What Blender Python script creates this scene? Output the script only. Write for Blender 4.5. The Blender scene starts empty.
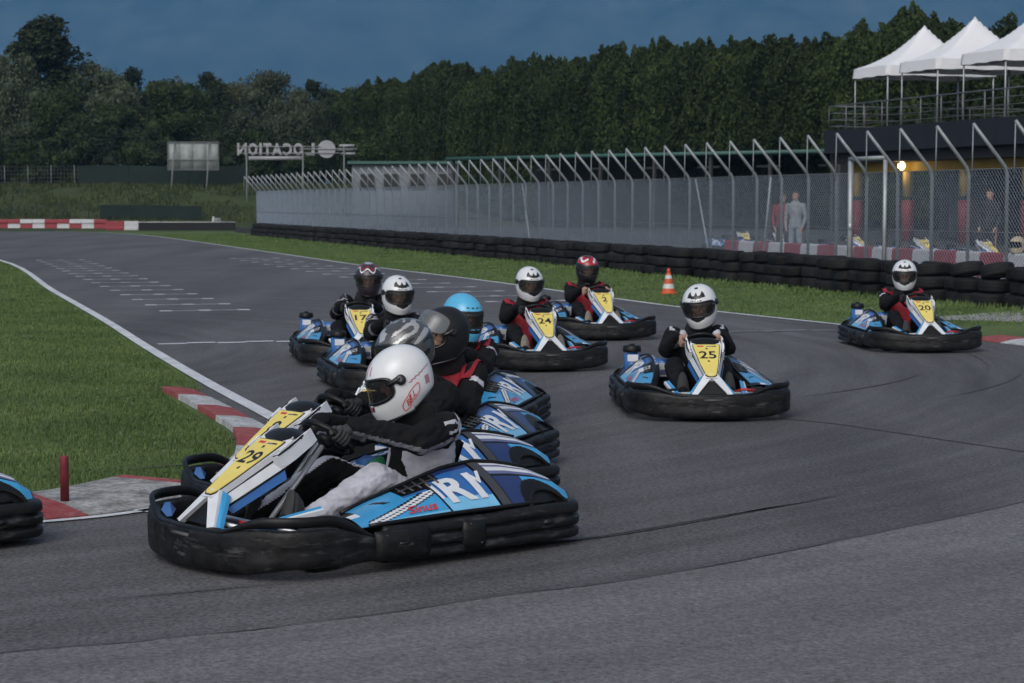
import bpy, bmesh, math, random
from mathutils import Vector, Matrix, noise
from mathutils.geometry import tessellate_polygon
R = math.radians
random.seed(11)
scene = bpy.context.scene
col = scene.collection
F, HC, HZ = 2000.0, 1.79, 202.0          # focal length in pixels, camera height, horizon row
PITCH = math.atan((341.5 - HZ) / F)
TT = 617.0 / 2000.0                      # tangent of the straight's direction
TH = math.atan(TT)

# ------------------------------------------------------------------ camera, world, sun
cam = bpy.data.cameras.new('camera'); camo = bpy.data.objects.new('camera', cam); col.objects.link(camo)
cam.sensor_width = 36; cam.lens = F / 1024 * 36; cam.clip_start = 0.1; cam.clip_end = 30000
camo.location = (0, 0, HC); camo.rotation_euler = (math.pi / 2 - PITCH, 0, 0)
scene.camera = camo
cam.dof.use_dof = True; cam.dof.focus_distance = 11.5; cam.dof.aperture_fstop = 8.0
W = bpy.data.worlds.new('World'); scene.world = W; W.use_nodes = True
nt = W.node_tree; nt.nodes.clear()
sky = nt.nodes.new('ShaderNodeTexSky'); sky.sky_type = 'NISHITA'; sky.sun_disc = False
SUN_EL, SUN_AZ = 42, 200
sky.sun_elevation = R(SUN_EL); sky.sun_rotation = R(SUN_AZ); sky.air_density = 1.0; sky.dust_density = 3.0; sky.ozone_density = 1.0
hs = nt.nodes.new('ShaderNodeHueSaturation'); hs.inputs['Saturation'].default_value = 0.20
bg = nt.nodes.new('ShaderNodeBackground'); bg.inputs['Strength'].default_value = 0.10
wo = nt.nodes.new('ShaderNodeOutputWorld')
nt.links.new(sky.outputs[0], hs.inputs['Color']); nt.links.new(hs.outputs[0], bg.inputs['Color']); nt.links.new(bg.outputs[0], wo.inputs['Surface'])
sl = bpy.data.lights.new('sun', 'SUN'); sl.energy = 0.55; sl.angle = R(50); sl.color = (1.0, 0.97, 0.93)
so = bpy.data.objects.new('sun', sl); col.objects.link(so)
sd = Vector((math.sin(R(SUN_AZ)) * math.cos(R(SUN_EL)), math.cos(R(SUN_AZ)) * math.cos(R(SUN_EL)), math.sin(R(SUN_EL))))
so.rotation_euler = sd.to_track_quat('Z', 'Y').to_euler(); so.location = (0, 0, 60)
vs = scene.view_settings; vs.view_transform = 'Standard'; vs.look = 'None'; vs.gamma = 1; vs.exposure = 0.30
scene.cycles.use_denoising = True
scene.cycles.max_bounces = 8; scene.cycles.transparent_max_bounces = 16
scene.cycles.volume_bounces = 1

# ------------------------------------------------------------------ helpers
def G(px, py, z=0.0):
    """ground point (height z) seen at that place of the photograph"""
    d = Vector(((px - 512) / F, -(py - 341.5) / F, -1))
    d.rotate(camo.rotation_euler)
    t = (z - HC) / d.z
    return Vector((d.x * t, d.y * t, z))
def at(px, D):      # X of a pixel column at depth D
    return (px - 512) / F * D
def L(X0, D, z=0.0):   # point on a line parallel to the straight
    return Vector((X0 - D * TT, D, z))

def mat(name, c, rough=0.6, metal=0.0, var=0.15, scale=6.0, bump=0.0, bscale=40.0, coat=0.0, spec=0.5, objrand=0.0, coords='Object'):
    m = bpy.data.materials.new(name); m.use_nodes = True
    n = m.node_tree; b = n.nodes['Principled BSDF']
    b.inputs['Roughness'].default_value = rough; b.inputs['Metallic'].default_value = metal
    b.inputs['Coat Weight'].default_value = coat; b.inputs['Specular IOR Level'].default_value = spec
    tc = n.nodes.new('ShaderNodeTexCoord')
    nz = n.nodes.new('ShaderNodeTexNoise'); nz.inputs['Scale'].default_value = scale; nz.inputs['Detail'].default_value = 6; nz.inputs['Roughness'].default_value = 0.65
    n.links.new(tc.outputs[coords], nz.inputs['Vector'])
    rp = n.nodes.new('ShaderNodeValToRGB')
    rp.color_ramp.elements[0].position = 0.3; rp.color_ramp.elements[1].position = 0.7
    rp.color_ramp.elements[0].color = [max(0, x * (1 - var)) for x in c] + [1]
    rp.color_ramp.elements[1].color = [min(1, x * (1 + var)) for x in c] + [1]
    n.links.new(nz.outputs['Fac'], rp.inputs['Fac'])
    out = rp.outputs['Color']
    if objrand:
        oi = n.nodes.new('ShaderNodeObjectInfo'); h = n.nodes.new('ShaderNodeHueSaturation')
        mr = n.nodes.new('ShaderNodeMapRange'); mr.inputs['To Min'].default_value = 1 - objrand; mr.inputs['To Max'].default_value = 1 + objrand
        n.links.new(oi.outputs['Random'], mr.inputs['Value']); n.links.new(mr.outputs[0], h.inputs['Value']); n.links.new(out, h.inputs['Color']); out = h.outputs[0]
    n.links.new(out, b.inputs['Base Color'])
    if bump:
        n2 = n.nodes.new('ShaderNodeTexNoise'); n2.inputs['Scale'].default_value = bscale; n2.inputs['Detail'].default_value = 5
        n.links.new(tc.outputs[coords], n2.inputs['Vector'])
        bp = n.nodes.new('ShaderNodeBump'); bp.inputs['Strength'].default_value = bump; bp.inputs['Distance'].default_value = 0.01
        n.links.new(n2.outputs['Fac'], bp.inputs['Height']); n.links.new(bp.outputs[0], b.inputs['Normal'])
    return m

class MB:
    def __init__(s): s.v = []; s.f = []; s.m = []; s.sm = []
    def add(s, vs_, fs, m=0, sm=False):
        o = len(s.v); s.v += [tuple(p) for p in vs_]
        for f in fs: s.f.append([o + i for i in f]); s.m.append(m); s.sm.append(sm)
    def box(s, c, size, rot=None, m=0, bev=0.0):
        x, y, z = [a / 2 for a in size]
        if bev > 0:
            bm = bmesh.new(); bmesh.ops.create_cube(bm, size=1)
            for v in bm.verts: v.co = Vector((v.co.x * 2 * x, v.co.y * 2 * y, v.co.z * 2 * z))
            bmesh.ops.bevel(bm, geom=bm.edges[:], offset=bev, segments=2, affect='EDGES')
            bm.verts.index_update(); pts = [v.co.copy() for v in bm.verts]; fs = [[v.index for v in f.verts] for f in bm.faces]; bm.free()
        else:
            pts = [Vector((sx * x, sy * y, sz * z)) for sx in (-1, 1) for sy in (-1, 1) for sz in (-1, 1)]
            fs = [(0, 1, 3, 2), (4, 6, 7, 5), (0, 4, 5, 1), (2, 3, 7, 6), (0, 2, 6, 4), (1, 5, 7, 3)]
        M_ = rot if rot is not None else Matrix.Identity(3)
        s.add([M_ @ p + Vector(c) for p in pts], fs, m, bev > 0)
    def rings(s, rings, m=0, closed=True, cap=True, sm=True, wrap=False):
        n = len(rings[0]); vs_ = [p for r in rings for p in r]; fs = []
        k = len(rings)
        for i in range(k if wrap else k - 1):
            a, b = i * n, ((i + 1) % k) * n
            for j in range(n if closed else n - 1):
                j2 = (j + 1) % n; fs.append((a + j, a + j2, b + j2, b + j))
        if cap and not wrap and closed:
            fs.append(tuple(range(n - 1, -1, -1))); fs.append(tuple(range((k - 1) * n, k * n)))
        s.add(vs_, fs, m, sm)
    def tube(s, pts, r, n=8, m=0, cap=True, sm=True, closed=False):
        pts = [Vector(p) for p in pts]; k = len(pts)
        rs = r if isinstance(r, (list, tuple)) else [r] * k
        rings = []; up = Vector((0, 0, 1)); prev = None
        for i, p in enumerate(pts):
            if closed: t = pts[(i + 1) % k] - pts[i - 1]
            else: t = pts[min(i + 1, k - 1)] - pts[max(i - 1, 0)]
            t.normalize()
            if prev is None:
                a = t.cross(up)
                if a.length < 1e-3: a = t.cross(Vector((1, 0, 0)))
            else:
                a = prev - t * prev.dot(t)
                if a.length < 1e-5: a = t.cross(up)
            a.normalize(); prev = a; b = t.cross(a)
            rings.append([p + (a * math.cos(2 * math.pi * q / n) + b * math.sin(2 * math.pi * q / n)) * rs[i] for q in range(n)])
        s.rings(rings, m, True, cap, sm, wrap=closed)
    def lathe(s, prof, c=(0, 0, 0), n=24, m=0, rot=None, sm=True, cap=True):
        M_ = rot if rot is not None else Matrix.Identity(3)
        rings = [[M_ @ Vector((r * math.cos(2 * math.pi * q / n), r * math.sin(2 * math.pi * q / n), z)) + Vector(c) for q in range(n)] for r, z in prof]
        s.rings(rings, m, True, cap, sm)
    def sphere(s, c, r, n=16, k=10, m=0, rot=None):
        r = r if isinstance(r, (tuple, list)) else (r, r, r)
        M_ = rot if rot is not None else Matrix.Identity(3)
        rings = []
        for i in range(k + 1):
            a = -math.pi / 2 + math.pi * i / k; ca = max(math.cos(a), 0.02)
            rings.append([M_ @ Vector((r[0] * ca * math.cos(2 * math.pi * q / n), r[1] * ca * math.sin(2 * math.pi * q / n), r[2] * math.sin(a))) + Vector(c) for q in range(n)])
        s.rings(rings, m)
    def capsule(s, p0, r0, p1, r1, n=14, m=0):
        p0, p1 = Vector(p0), Vector(p1); d = (p1 - p0); l = d.length; d = d / l if l > 1e-6 else Vector((0, 0, 1))
        pts, rs = [], []
        for a in (-80, -50, -20): pts.append(p0 + d * r0 * math.sin(R(a))); rs.append(r0 * math.cos(R(a)))
        pts += [p0, p1]; rs += [r0, r1]
        for a in (20, 50, 80): pts.append(p1 + d * r1 * math.sin(R(a))); rs.append(r1 * math.cos(R(a)))
        s.tube(pts, rs, n, m)
    def poly(s, pts, h=None, m=0, base=Matrix.Identity(4)):
        """a flat outline (2-D points), extruded by h along local z"""
        n = len(pts); P = [base @ Vector((p[0], p[1], 0)) for p in pts]
        tri = tessellate_polygon([[Vector((p[0], p[1], 0)) for p in pts]])
        if h:
            Q = [base @ Vector((p[0], p[1], h)) for p in pts]
            s.add(P + Q, [tuple(reversed(t)) for t in tri] + [tuple(i + n for i in t) for t in tri] + [(i, (i + 1) % n, (i + 1) % n + n, i + n) for i in range(n)], m)
        else: s.add(P, tri, m)
    def mesh(s, name, mats):
        me = bpy.data.meshes.new(name); me.from_pydata(s.v, [], s.f)
        for mt in (mats if isinstance(mats, (list, tuple)) else [mats]): me.materials.append(mt)
        me.polygons.foreach_set('material_index', s.m); me.polygons.foreach_set('use_smooth', s.sm)
        me.update(); return me
    def build(s, name, mats, parent=None, loc=None, rz=None, fix=True):
        me = s.mesh(name, mats)
        if fix and len(s.f) < 20000:
            bm = bmesh.new(); bm.from_mesh(me); bmesh.ops.recalc_face_normals(bm, faces=bm.faces[:]); bm.to_mesh(me); bm.free()
        return link(name, me, parent, loc, rz)
def link(name, data, parent=None, loc=None, rz=None):
    o = bpy.data.objects.new(name, data); col.objects.link(o)
    if parent: o.parent = parent
    if loc is not None: o.location = loc
    if rz is not None: o.rotation_euler = (0, 0, rz)
    return o
def tag(o, label=None, cat=None, group=None, kind=None):
    if label: o['label'] = label
    if cat: o['category'] = cat
    if group: o['group'] = group
    if kind: o['kind'] = kind
    return o
def thing(name, label, cat, loc=(0, 0, 0), rz=0, group=None):
    return tag(link(name, None, None, loc, rz), label, cat, group)
def copy_tree(o, parent=None):
    c = o.copy(); col.objects.link(c)
    if parent: c.parent = parent
    for ch in KIDS.get(o.name, []) or [x for x in o.children]: copy_tree(ch, c)
    return c
KIDS = {}
def smooth(a, b, x):
    t = max(0, min(1, (x - a) / (b - a))); return t * t * (3 - 2 * t)
def lerp(a, b, t): return a + (b - a) * t
def interp(tab, x):
    for (x0, y0), (x1, y1) in zip(tab, tab[1:]):
        if x0 <= x <= x1: return y0 + (y1 - y0) * (x - x0) / (x1 - x0)
    return tab[0][1] if x < tab[0][0] else tab[-1][1]
def catmull(P, k=8):
    out = []
    P = [Vector(p) for p in P]
    for i in range(len(P) - 1):
        p0, p1, p2, p3 = P[max(i - 1, 0)], P[i], P[i + 1], P[min(i + 2, len(P) - 1)]
        for j in range(k):
            t = j / k
            out.append(0.5 * ((2 * p1) + (p2 - p0) * t + (2 * p0 - 5 * p1 + 4 * p2 - p3) * t * t + (3 * p1 - p0 - 3 * p2 + p3) * t ** 3))
    out.append(P[-1]); return out
def evaluated(me, mods):
    o = bpy.data.objects.new('temp', me); col.objects.link(o)
    for f in mods: f(o)
    dg = bpy.context.evaluated_depsgraph_get(); dg.update()
    r = bpy.data.meshes.new_from_object(o.evaluated_get(dg)); bpy.data.objects.remove(o)
    return r
_txt = {}
def text_geo(s, size=1.0, bold=0.0, shear=0.0):
    """flat triangles of a piece of lettering, centred on the origin"""
    k = (s, bold, shear)
    if k not in _txt:
        c = bpy.data.curves.new('txt', 'FONT'); c.body = s; c.size = 1; c.align_x = 'CENTER'; c.align_y = 'CENTER'; c.offset = bold; c.shear = shear; c.resolution_u = 3; c.fill_mode = 'FRONT'
        o = bpy.data.objects.new('txt', c); col.objects.link(o)
        dg = bpy.context.evaluated_depsgraph_get(); dg.update()
        me = bpy.data.meshes.new_from_object(o.evaluated_get(dg)); bpy.data.objects.remove(o)
        bm = bmesh.new(); bm.from_mesh(me); bmesh.ops.triangulate(bm, faces=bm.faces[:])
        for _ in range(4):
            lg = [e for e in bm.edges if e.calc_length() > .16]
            if not lg: break
            bmesh.ops.subdivide_edges(bm, edges=lg, cuts=1); bmesh.ops.triangulate(bm, faces=bm.faces[:])
        bm.to_mesh(me); bm.free()
        V = [v.co.copy() for v in me.vertices]; Fs = [list(p.vertices) for p in me.polygons]
        xs = [v.x for v in V]; ys = [v.y for v in V]; cx, cy = (min(xs) + max(xs)) / 2, (min(ys) + max(ys)) / 2; hh = max(ys) - min(ys)
        _txt[k] = ([((v.x - cx) / hh, (v.y - cy) / hh) for v in V], Fs)
    V, Fs = _txt[k]
    return [(x * size, y * size) for x, y in V], Fs

# ------------------------------------------------------------------ materials
PL_BLACK = mat('black_plastic', (0.0075, 0.0075, 0.0085), 0.40, var=0.6, scale=9, bump=0.25, bscale=30, spec=.3)
PL_SCUFF = mat('scuffed_black_plastic', (0.0085, 0.0085, 0.0095), 0.46, var=0.8, scale=14, bump=0.4, bscale=22, spec=.32)
def add_scuffs(m, c, lo, hi, sc):
    n = m.node_tree; b = n.nodes['Principled BSDF']; old = b.inputs['Base Color'].links[0].from_socket
    tc = n.nodes.new('ShaderNodeTexCoord'); mp = n.nodes.new('ShaderNodeMapping'); mp.inputs['Scale'].default_value = sc; n.links.new(tc.outputs['Object'], mp.inputs['Vector'])
    z = n.nodes.new('ShaderNodeTexNoise'); z.inputs['Scale'].default_value = 1; z.inputs['Detail'].default_value = 8; z.inputs['Roughness'].default_value = .7; n.links.new(mp.outputs[0], z.inputs['Vector'])
    r = n.nodes.new('ShaderNodeMapRange'); r.inputs['From Min'].default_value = lo; r.inputs['From Max'].default_value = hi; n.links.new(z.outputs['Fac'], r.inputs['Value'])
    x = n.nodes.new('ShaderNodeMix'); x.data_type = 'RGBA'; n.links.new(r.outputs[0], x.inputs['Factor']); n.links.new(old, x.inputs['A']); x.inputs['B'].default_value = c + (1,); n.links.new(x.outputs['Result'], b.inputs['Base Color'])
add_scuffs(PL_SCUFF, (.085, .085, .088), .56, .72, (6, 6, 30))
BLK = mat('pod_black', (0.007, 0.007, 0.008), 0.35, var=0.3, spec=.3)
CYAN = mat('pod_light_blue', (0.05, 0.34, 0.66), 0.32, var=0.12, scale=5, coat=0.2)
PALE = mat('pod_pale_blue', (0.20, 0.52, 0.78), 0.32, var=0.12, scale=5, coat=0.2)
MIDB = mat('pod_mid_blue', (0.03, 0.14, 0.42), 0.32, var=0.12, coat=0.2)
NAVY = mat('pod_navy', (0.016, 0.035, 0.13), 0.32, var=0.15, coat=0.2)
WHT = mat('pod_white', (0.72, 0.74, 0.78), 0.38, var=0.08, scale=9)
SLATE = mat('pod_slate', (0.13, 0.15, 0.30), 0.38, var=0.1)
YEL = mat('plate_yellow', (0.82, 0.66, 0.17), 0.4, var=0.06)
INK = mat('plate_ink', (0.012, 0.012, 0.014), 0.45, var=0.1)
RED = mat('script_red', (0.60, 0.05, 0.06), 0.4, var=0.1)
REDP = mat('pedal_red', (0.45, 0.03, 0.035), 0.4, var=0.15)
STEEL = mat('dull_steel', (0.42, 0.43, 0.45), 0.38, metal=0.8, var=0.2, scale=12)
ALU = mat('pale_metal', (0.62, 0.63, 0.65), 0.4, metal=0.5, var=0.15)
RUB = mat('rubber', (0.008, 0.008, 0.009), 0.75, var=0.35, scale=15, bump=0.3, bscale=60)
GREEN = mat('green_box', (0.02, 0.16, 0.07), 0.5)
SILV = mat('light_strip', (0.85, 0.86, 0.88), 0.25, var=0.04)
for m_ in (CYAN, PALE, MIDB, WHT): add_scuffs(m_, (.10, .10, .105), .64, .80, (14, 10, 30))
POD = [BLK, CYAN, PALE, MIDB, NAVY, WHT, SLATE]
# ------------------------------------------------------------------ the racing kart (local axes: +Y forward, +X right)
def outline(points, prof, ztop, zbot, closed_prof=True):
    """sweep a wall profile along a plan path; prof = (outward offset, height fraction)"""
    rings = []
    k = len(points)
    for i, p in enumerate(points):
        t = (points[min(i + 1, k - 1)] - points[max(i - 1, 0)]).normalized()
        n = Vector((t.y, -t.x, 0))
        zt, zb = ztop(i / (k - 1), p), zbot(i / (k - 1), p)
        rings.append([Vector((p.x, p.y, 0)) + n * o + Vector((0, 0, zb + (zt - zb) * h)) for o, h in prof])
    return rings
def front_path():
    half = [(0, 1.09), (0.2, 1.075), (0.42, 1.02), (0.60, 0.93), (0.695, 0.81), (0.722, 0.64), (0.715, 0.42), (0.70, 0.24)]
    pts = [Vector((-x, y, 0)) for x, y in reversed(half[1:])] + [Vector((x, y, 0)) for x, y in half]
    return catmull(pts, 7)          # runs left -> right: outward is to the left of travel
FRONT_PROF = [(-0.075, 0.03), (-0.035, 0.0), (-0.012, 0.02), (0.002, 0.08), (0.008, 0.16), (0.009, 0.30), (0.006, 0.44), (0.0055, 0.50), (0.0055, 0.54), (0.007, 0.58), (0.008, 0.70), (0.004, 0.84), (0.002, 0.94), (-0.008, 0.985), (-0.03, 1.0), (-0.055, 0.98), (-0.06, 0.90), (-0.06, 0.5), (-0.065, 0.2)]
def flip(prof): return [(-o, h) for o, h in prof]
RIB_PROF = [(-0.09, 0.0), (-0.03, 0.0), (0.0, 0.02), (0.014, 0.07), (0.016, 0.12), (0.016, 0.23), (0.010, 0.27), (-0.008, 0.295), (-0.008, 0.345), (0.012, 0.37), (0.017, 0.41), (0.017, 0.57), (0.012, 0.61), (-0.008, 0.635), (-0.008, 0.685), (0.010, 0.71), (0.013, 0.76), (0.011, 0.90), (0.0, 0.97), (-0.02, 1.0), (-0.08, 1.0), (-0.10, 0.9), (-0.10, 0.1)]
def pod_pt(s, v, side, off=0.0):
    tab = POD_ST
    s = max(-0.95, min(0.45, s))
    ys = [t[0] for t in tab]
    for i in range(len(tab) - 1):
        if tab[i + 1][0] <= s <= tab[i][0]:
            f = (tab[i][0] - s) / (tab[i][0] - tab[i + 1][0]); a = [lerp(p, q, f) for p, q in zip(tab[i], tab[i + 1])]; break
    y, xi, zt, xo, zb = a
    if side > 0: xi = min(xi + .05, xo - .05)
    if v <= 1:
        x = lerp(xo, xi, v); z = lerp(zb, zt, v) + 0.022 * math.sin(math.pi * v)
        n = Vector((zt - zb, 0, xo - xi)); n.normalize()
    else:
        x = xi - 0.045 * (v - 1) / 0.3; z = zt - 0.012 * ((v - 1) / 0.3) ** 2; n = Vector((0, 0, 1))
    return Vector(((x + n.x * off) * side, y, z + n.z * off))
POD_ST = [(.45, .42, .245, .665, .222), (.25, .375, .295, .675, .228), (.05, .345, .335, .68, .232), (-.12, .33, .375, .685, .235), (-.28, .325, .415, .685, .235),
          (-.48, .335, .44, .685, .235), (-.64, .36, .425, .685, .235), (-.78, .42, .395, .68, .235), (-.88, .49, .345, .66, .235), (-.95, .55, .265, .62, .235)]
def pod_colour(s, v, side):
    BK, CY, PA, MI, NA, WH, SL = range(7)
    if s > .445 or s < -.945 or v < .03: return BK
    if v > 1.0:
        if s > -.16 or s < -.62: return BK
        if v > 1.24: return BK
        return WH if (int((s + 1) / .045) + int(v / .12)) % 2 else MI
    if v > .965: return BK
    if s > .38:
        if v < .42: return CY if abs(s - .33) > .012 else BK
        return WH if v < .62 else BK
    if s > -.13:
        ln = .13 + (.30 - s) * 1.0
        t = v - ln
        if abs(s + .13) < .012: return BK
        if v > .58 and s < .06: return (MI if .58 < v < .66 and s > -.1 else BK)
        if t > .13:
            if s > .40 or v > .95: return BK
            if .60 < v < .78 and abs((s - .17) - (v - .6) * .35) < .022: return BK
            return CY
        if t > .09: return BK
        if t > .03: return WH
        if t > .01: return BK
        if t > -.04: return WH
        if t > -.065: return BK
        return CY if v > .12 else PA
    if s > -.44:
        if v > .80 and s > -.22: return BK
        if v > .88: return NA
        if v < .26 + (s + .44) * .3: return PA
        if s > -.155: return WH if v > .2 else PA
        return MI
    if s > -.525: return BK
    if (s + .75) ** 2 + (v * .24 + .02) ** 2 < .148 ** 2: return BK
    if v < .60: return NA if s > -.69 else CY
    if v < .66: return BK
    if v < .74: return SL
    if v < .84: return WH
    if v < .90: return SL
    return WH
def make_pod(side, root):
    ns, nv = 200, 46
    svals = [.45 - 1.40 * i / ns for i in range(ns + 1)]; vvals = [1.3 * j / nv for j in range(nv + 1)]
    b = MB(); vs_ = [pod_pt(s, v, side) for s in svals for v in vvals]; fs = []; ms = []
    for i in range(ns):
        for j in range(nv):
            a = i * (nv + 1) + j; fs.append((a, a + 1, a + nv + 2, a + nv + 1))
            ms.append(pod_colour((svals[i] + svals[i + 1]) / 2, (vvals[j] + vvals[j + 1]) / 2, side))
    b.v = vs_; b.f = fs; b.m = ms; b.sm = [False] * len(fs)
    inner = [pod_pt(s, 1.3, side) for s in svals[::8]]; low = [Vector((p.x - .01 * side, p.y, .12)) for p in inner]
    b.rings([inner, low], 0, closed=False, cap=False)
    p = b.build('side_pod', POD, root)
    def put(s0, v0, size, txt, bold, shear, m):        # red script and the big white letters
        t = MB()
        V, Fs = text_geo(txt, size, bold, shear)
        W_ = []
        for x, y in V:
            W_.append(pod_pt(s0 - x * (1 if side < 0 else -1), v0 + y / .38, side, .006))
        t.add(W_, Fs, 0); t.build('lettering', m, p, fix=False)
    put(.03, .23, .066, 'Sinus', .02, .35, RED)
    put(-.250, .47, .205, 'R', .035, 0, WHT)
    put(-.375, .47, .205, 'I', .035, 0, WHT)
    put(-.415, .60, .10, 'V', .03, 0, WHT)
    t = MB()                                              # raised edge roll along the top of the pod
    t.tube([pod_pt(s, 1.0, side, .006) for s in [.40 - .1 * i for i in range(13)]], .011, 6)
    t.tube([pod_pt(s, .02, side, .004) for s in [.40 - .1 * i for i in range(13)]], .012, 6)
    t.build('edge_roll', BLK, p)
    t = MB()
    for k in range(5):
        s = .03 - .055 * k; t.tube([pod_pt(s, .67, side, .008), pod_pt(s, .93, side, .008)], .006, 5)
    t.tube([pod_pt(.045 - .05 * k, .80, side, .008) for k in range(6)], .005, 5)
    t.build('grille', STEEL_DARK, p)
    t = MB()
    arc = [(-.75 + .145 * math.cos(a), .13 + .16 * math.sin(a)) for a in [math.pi * i / 14 for i in range(15)]]
    rings = []
    for y, z in arc:
        v = max(0, min(1, (z - .235) / .17)); pp = pod_pt(y, v, side, .004)
        xo = max(abs(pp.x), .60) + .012
        rings.append([Vector((side * xo, y, z)), Vector((side * (xo + .015), y + (y + .75) * .12, z + .012)), Vector((side * (xo - .12), y + (y + .75) * .12, z + .018)), Vector((side * (xo - .12), y, z))])
    t.rings(rings, 0); t.build('wheel_arch', PL_BLACK, p)
    t = MB()
    t.rings([[pod_pt(s, v, side, .006) for v in [0, .2, .4, .6, .8, .96]] for s in (-.45, -.51)], 0, closed=False, cap=False, sm=False)
    t.build('strap', STRAP, p)
    return p
STEEL_DARK = mat('dark_slats', (0.05, 0.052, 0.056), 0.4, var=0.2)
STRAP = mat('strap', (0.05, 0.05, 0.055), 0.5, var=0.2)
def make_kart():
    root = thing('racing_kart', 'kart', 'kart')
    # --- front bumper
    fp = front_path()
    def zt(t, p): return .226 + .026 * smooth(.25, .55, abs(p.x)) - .085 * (1 - smooth(.28, .70, p.y))
    def zb(t, p): return .032 + .03 * smooth(.45, .7, abs(p.x))
    b = MB(); b.rings([[q + Vector((0, .010 * noise.noise(q * 7), .004 * noise.noise(q * 9))) for q in r] for r in outline(fp, flip(FRONT_PROF), zt, zb)]); fb = b.build('front_bumper', PL_SCUFF, root)
    b = MB(); rings = []
    for i, p in enumerate(fp):                           # the raised lip with its wing-like ends
        ax = abs(p.x); rise = .050 * smooth(.28, .60, ax) * smooth(.36, .66, p.y)
        t = (fp[min(i + 1, len(fp) - 1)] - fp[max(i - 1, 0)]).normalized(); n = Vector((-t.y, t.x, 0))
        z = zt(0, p) + rise + .002; hh = .013 + .014 * smooth(.35, .6, ax) * smooth(.35, .6, p.y)
        rings.append([Vector((p.x, p.y, z)) + n * (.015 * math.cos(a) - .016) + Vector((0, 0, hh * math.sin(a) - hh * .6)) for a in [2 * math.pi * q / 10 for q in range(10)]])
    b.rings(rings[6:-6]); b.build('bumper_lip', PL_BLACK, fb)
    b = MB()
    b.box((0, 1.083, .185), (.18, .03, .022), None, 0, .006)
    b.build('slot', mat('slot_grey', (0.07, 0.07, 0.075), .5, var=.3), fb)
    for sx in (-1, 1):                                   # blue flashes under the wings and a scuffed ridge
        b = MB(); pts = [Vector((sx * x, y, z)) for x, y, z in ((.26, 1.02, .232), (.40, .975, .246), (.52, .885, .262), (.50, .86, .225), (.38, .95, .215))]
        b.add(pts + [p + Vector((0, -.03, 0)) for p in pts], [(0, 1, 2, 3, 4), (9, 8, 7, 6, 5), (0, 1, 6, 5), (1, 2, 7, 6), (2, 3, 8, 7), (3, 4, 9, 8), (4, 0, 5, 9)])
        b.build('blue_flash', MIDB, fb)
    for sx in (-1, 1):
        b = MB(); i0 = [Vector((sx * x, y, 0)) for x, y in ((.30, 1.05), (.46, .985), (.60, .875), (.685, .74), (.722, .6))]
        b.tube([p + Vector((sx * .006, .006, .15 + .02 * math.sin(k * 1.1))) for k, p in enumerate(i0)], [.003, .008, .010, .008, .003], 8); b.build('ridge', PL_BLACK, fb); b = MB()
        b.tube([p + Vector((sx * .004, .004, .095)) for k, p in enumerate(i0)], [.003, .006, .008, .006, .003], 8); b.build('ridge', PL_BLACK, fb)
    # --- side and rear bumpers
    for sx in (-1, 1):
        pts = catmull([Vector((sx * x, y, 0)) for x, y in ((.695, .33), (.708, .15), (.715, -.2), (.72, -.5), (.722, -.80), (.708, -.91), (.66, -.965), (.59, -.99), (.50, -.995))], 5)
        prof = RIB_PROF if sx < 0 else RIB_PROF
        pr = [(o, h) for o, h in prof] if sx > 0 else [(-o, h) for o, h in prof]
        # outward is right of travel when going rearwards on the left side
        pr = [(-o, h) for o, h in pr]
        bulge = lambda t, p: .222 + .012 * smooth(-.3, -.6, p.y)
        rr = outline(pts, pr, bulge, lambda t, p: .042)
        b = MB(); b.rings([[q + Vector((.006 * noise.noise(q * 6), 0, .004 * noise.noise(q * 8))) for q in r] for r in rr]); sb = b.build('side_bumper', PL_SCUFF, root)
        for yy, zz, ww in ((.245, .14, .075), (-.70, .147, .06)): b = MB(); b.box((sx * .742, yy, zz), (.02, ww, .028), None, 0, .008); b.build('bumper_slot', INK, sb)
        b = MB(); b.rings([[Vector((sx * (.70 + o), y, z)) for o, z in ((0, .06), (k, .065), (k + .008, .10), (k + .010, .15), (k + .004, .19), (k - .012, .205), (0, .205))] for y, k in ((.40, .018), (.37, .036), (.24, .040), (.12, .038), (.07, .026))], 0); b.build('joint_block', PL_SCUFF, sb)
        b = MB(); b.rings([[Vector((sx * (.70 + o), y, z)) for o, z in ((0, .055), (k, .06), (k + .006, .10), (k + .006, .16), (k, .20), (0, .21))] for y, k in ((-.14, .022), (-.16, .040), (-.27, .042), (-.29, .024))], 0); b.build('joint_block', PL_BLACK, sb)
        for yy, zz in ((.35, .185), (-.18, .19), (-.25, .09)):
            b = MB(); b.lathe([(.006, 0), (.006, .005), (.003, .007)], (sx * .742, yy, zz), 8, 0, Matrix.Rotation(sx * math.pi / 2, 3, 'Y')); b.build('bolt', STEEL_DARK, sb)
    pts = [Vector((x, -1.0 + .01 * abs(x), 0)) for x in (-.5, -.25, 0, .25, .5)]
    b = MB(); b.rings(outline(pts, [(o, h) for o, h in RIB_PROF], lambda t, p: .24, lambda t, p: .045)); b.build('rear_bumper', PL_SCUFF, root)
    for sx in (-1, 1): make_pod(sx, root)
    # --- chassis
    b = MB(); b.poly([(-.40, -.35), (-.40, .55), (-.28, .98), (.28, .98), (.40, .55), (.40, -.35)], .008, 0, Matrix.Translation((0, 0, .055))); b.build('floor_pan', PL_BLACK, root)
    b = MB()
    for sx in (-1, 1):
        b.tube(catmull([(sx * .30, -.9, .12), (sx * .34, -.4, .09), (sx * .36, .2, .09), (sx * .28, .6, .10), (sx * .20, .95, .14)], 4), .016, 8)
        b.tube([(sx * .34, .25, .10), (sx * .62, .30, .16)], .013, 8); b.tube([(sx * .34, -.45, .10), (sx * .62, -.45, .16)], .013, 8)
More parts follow.
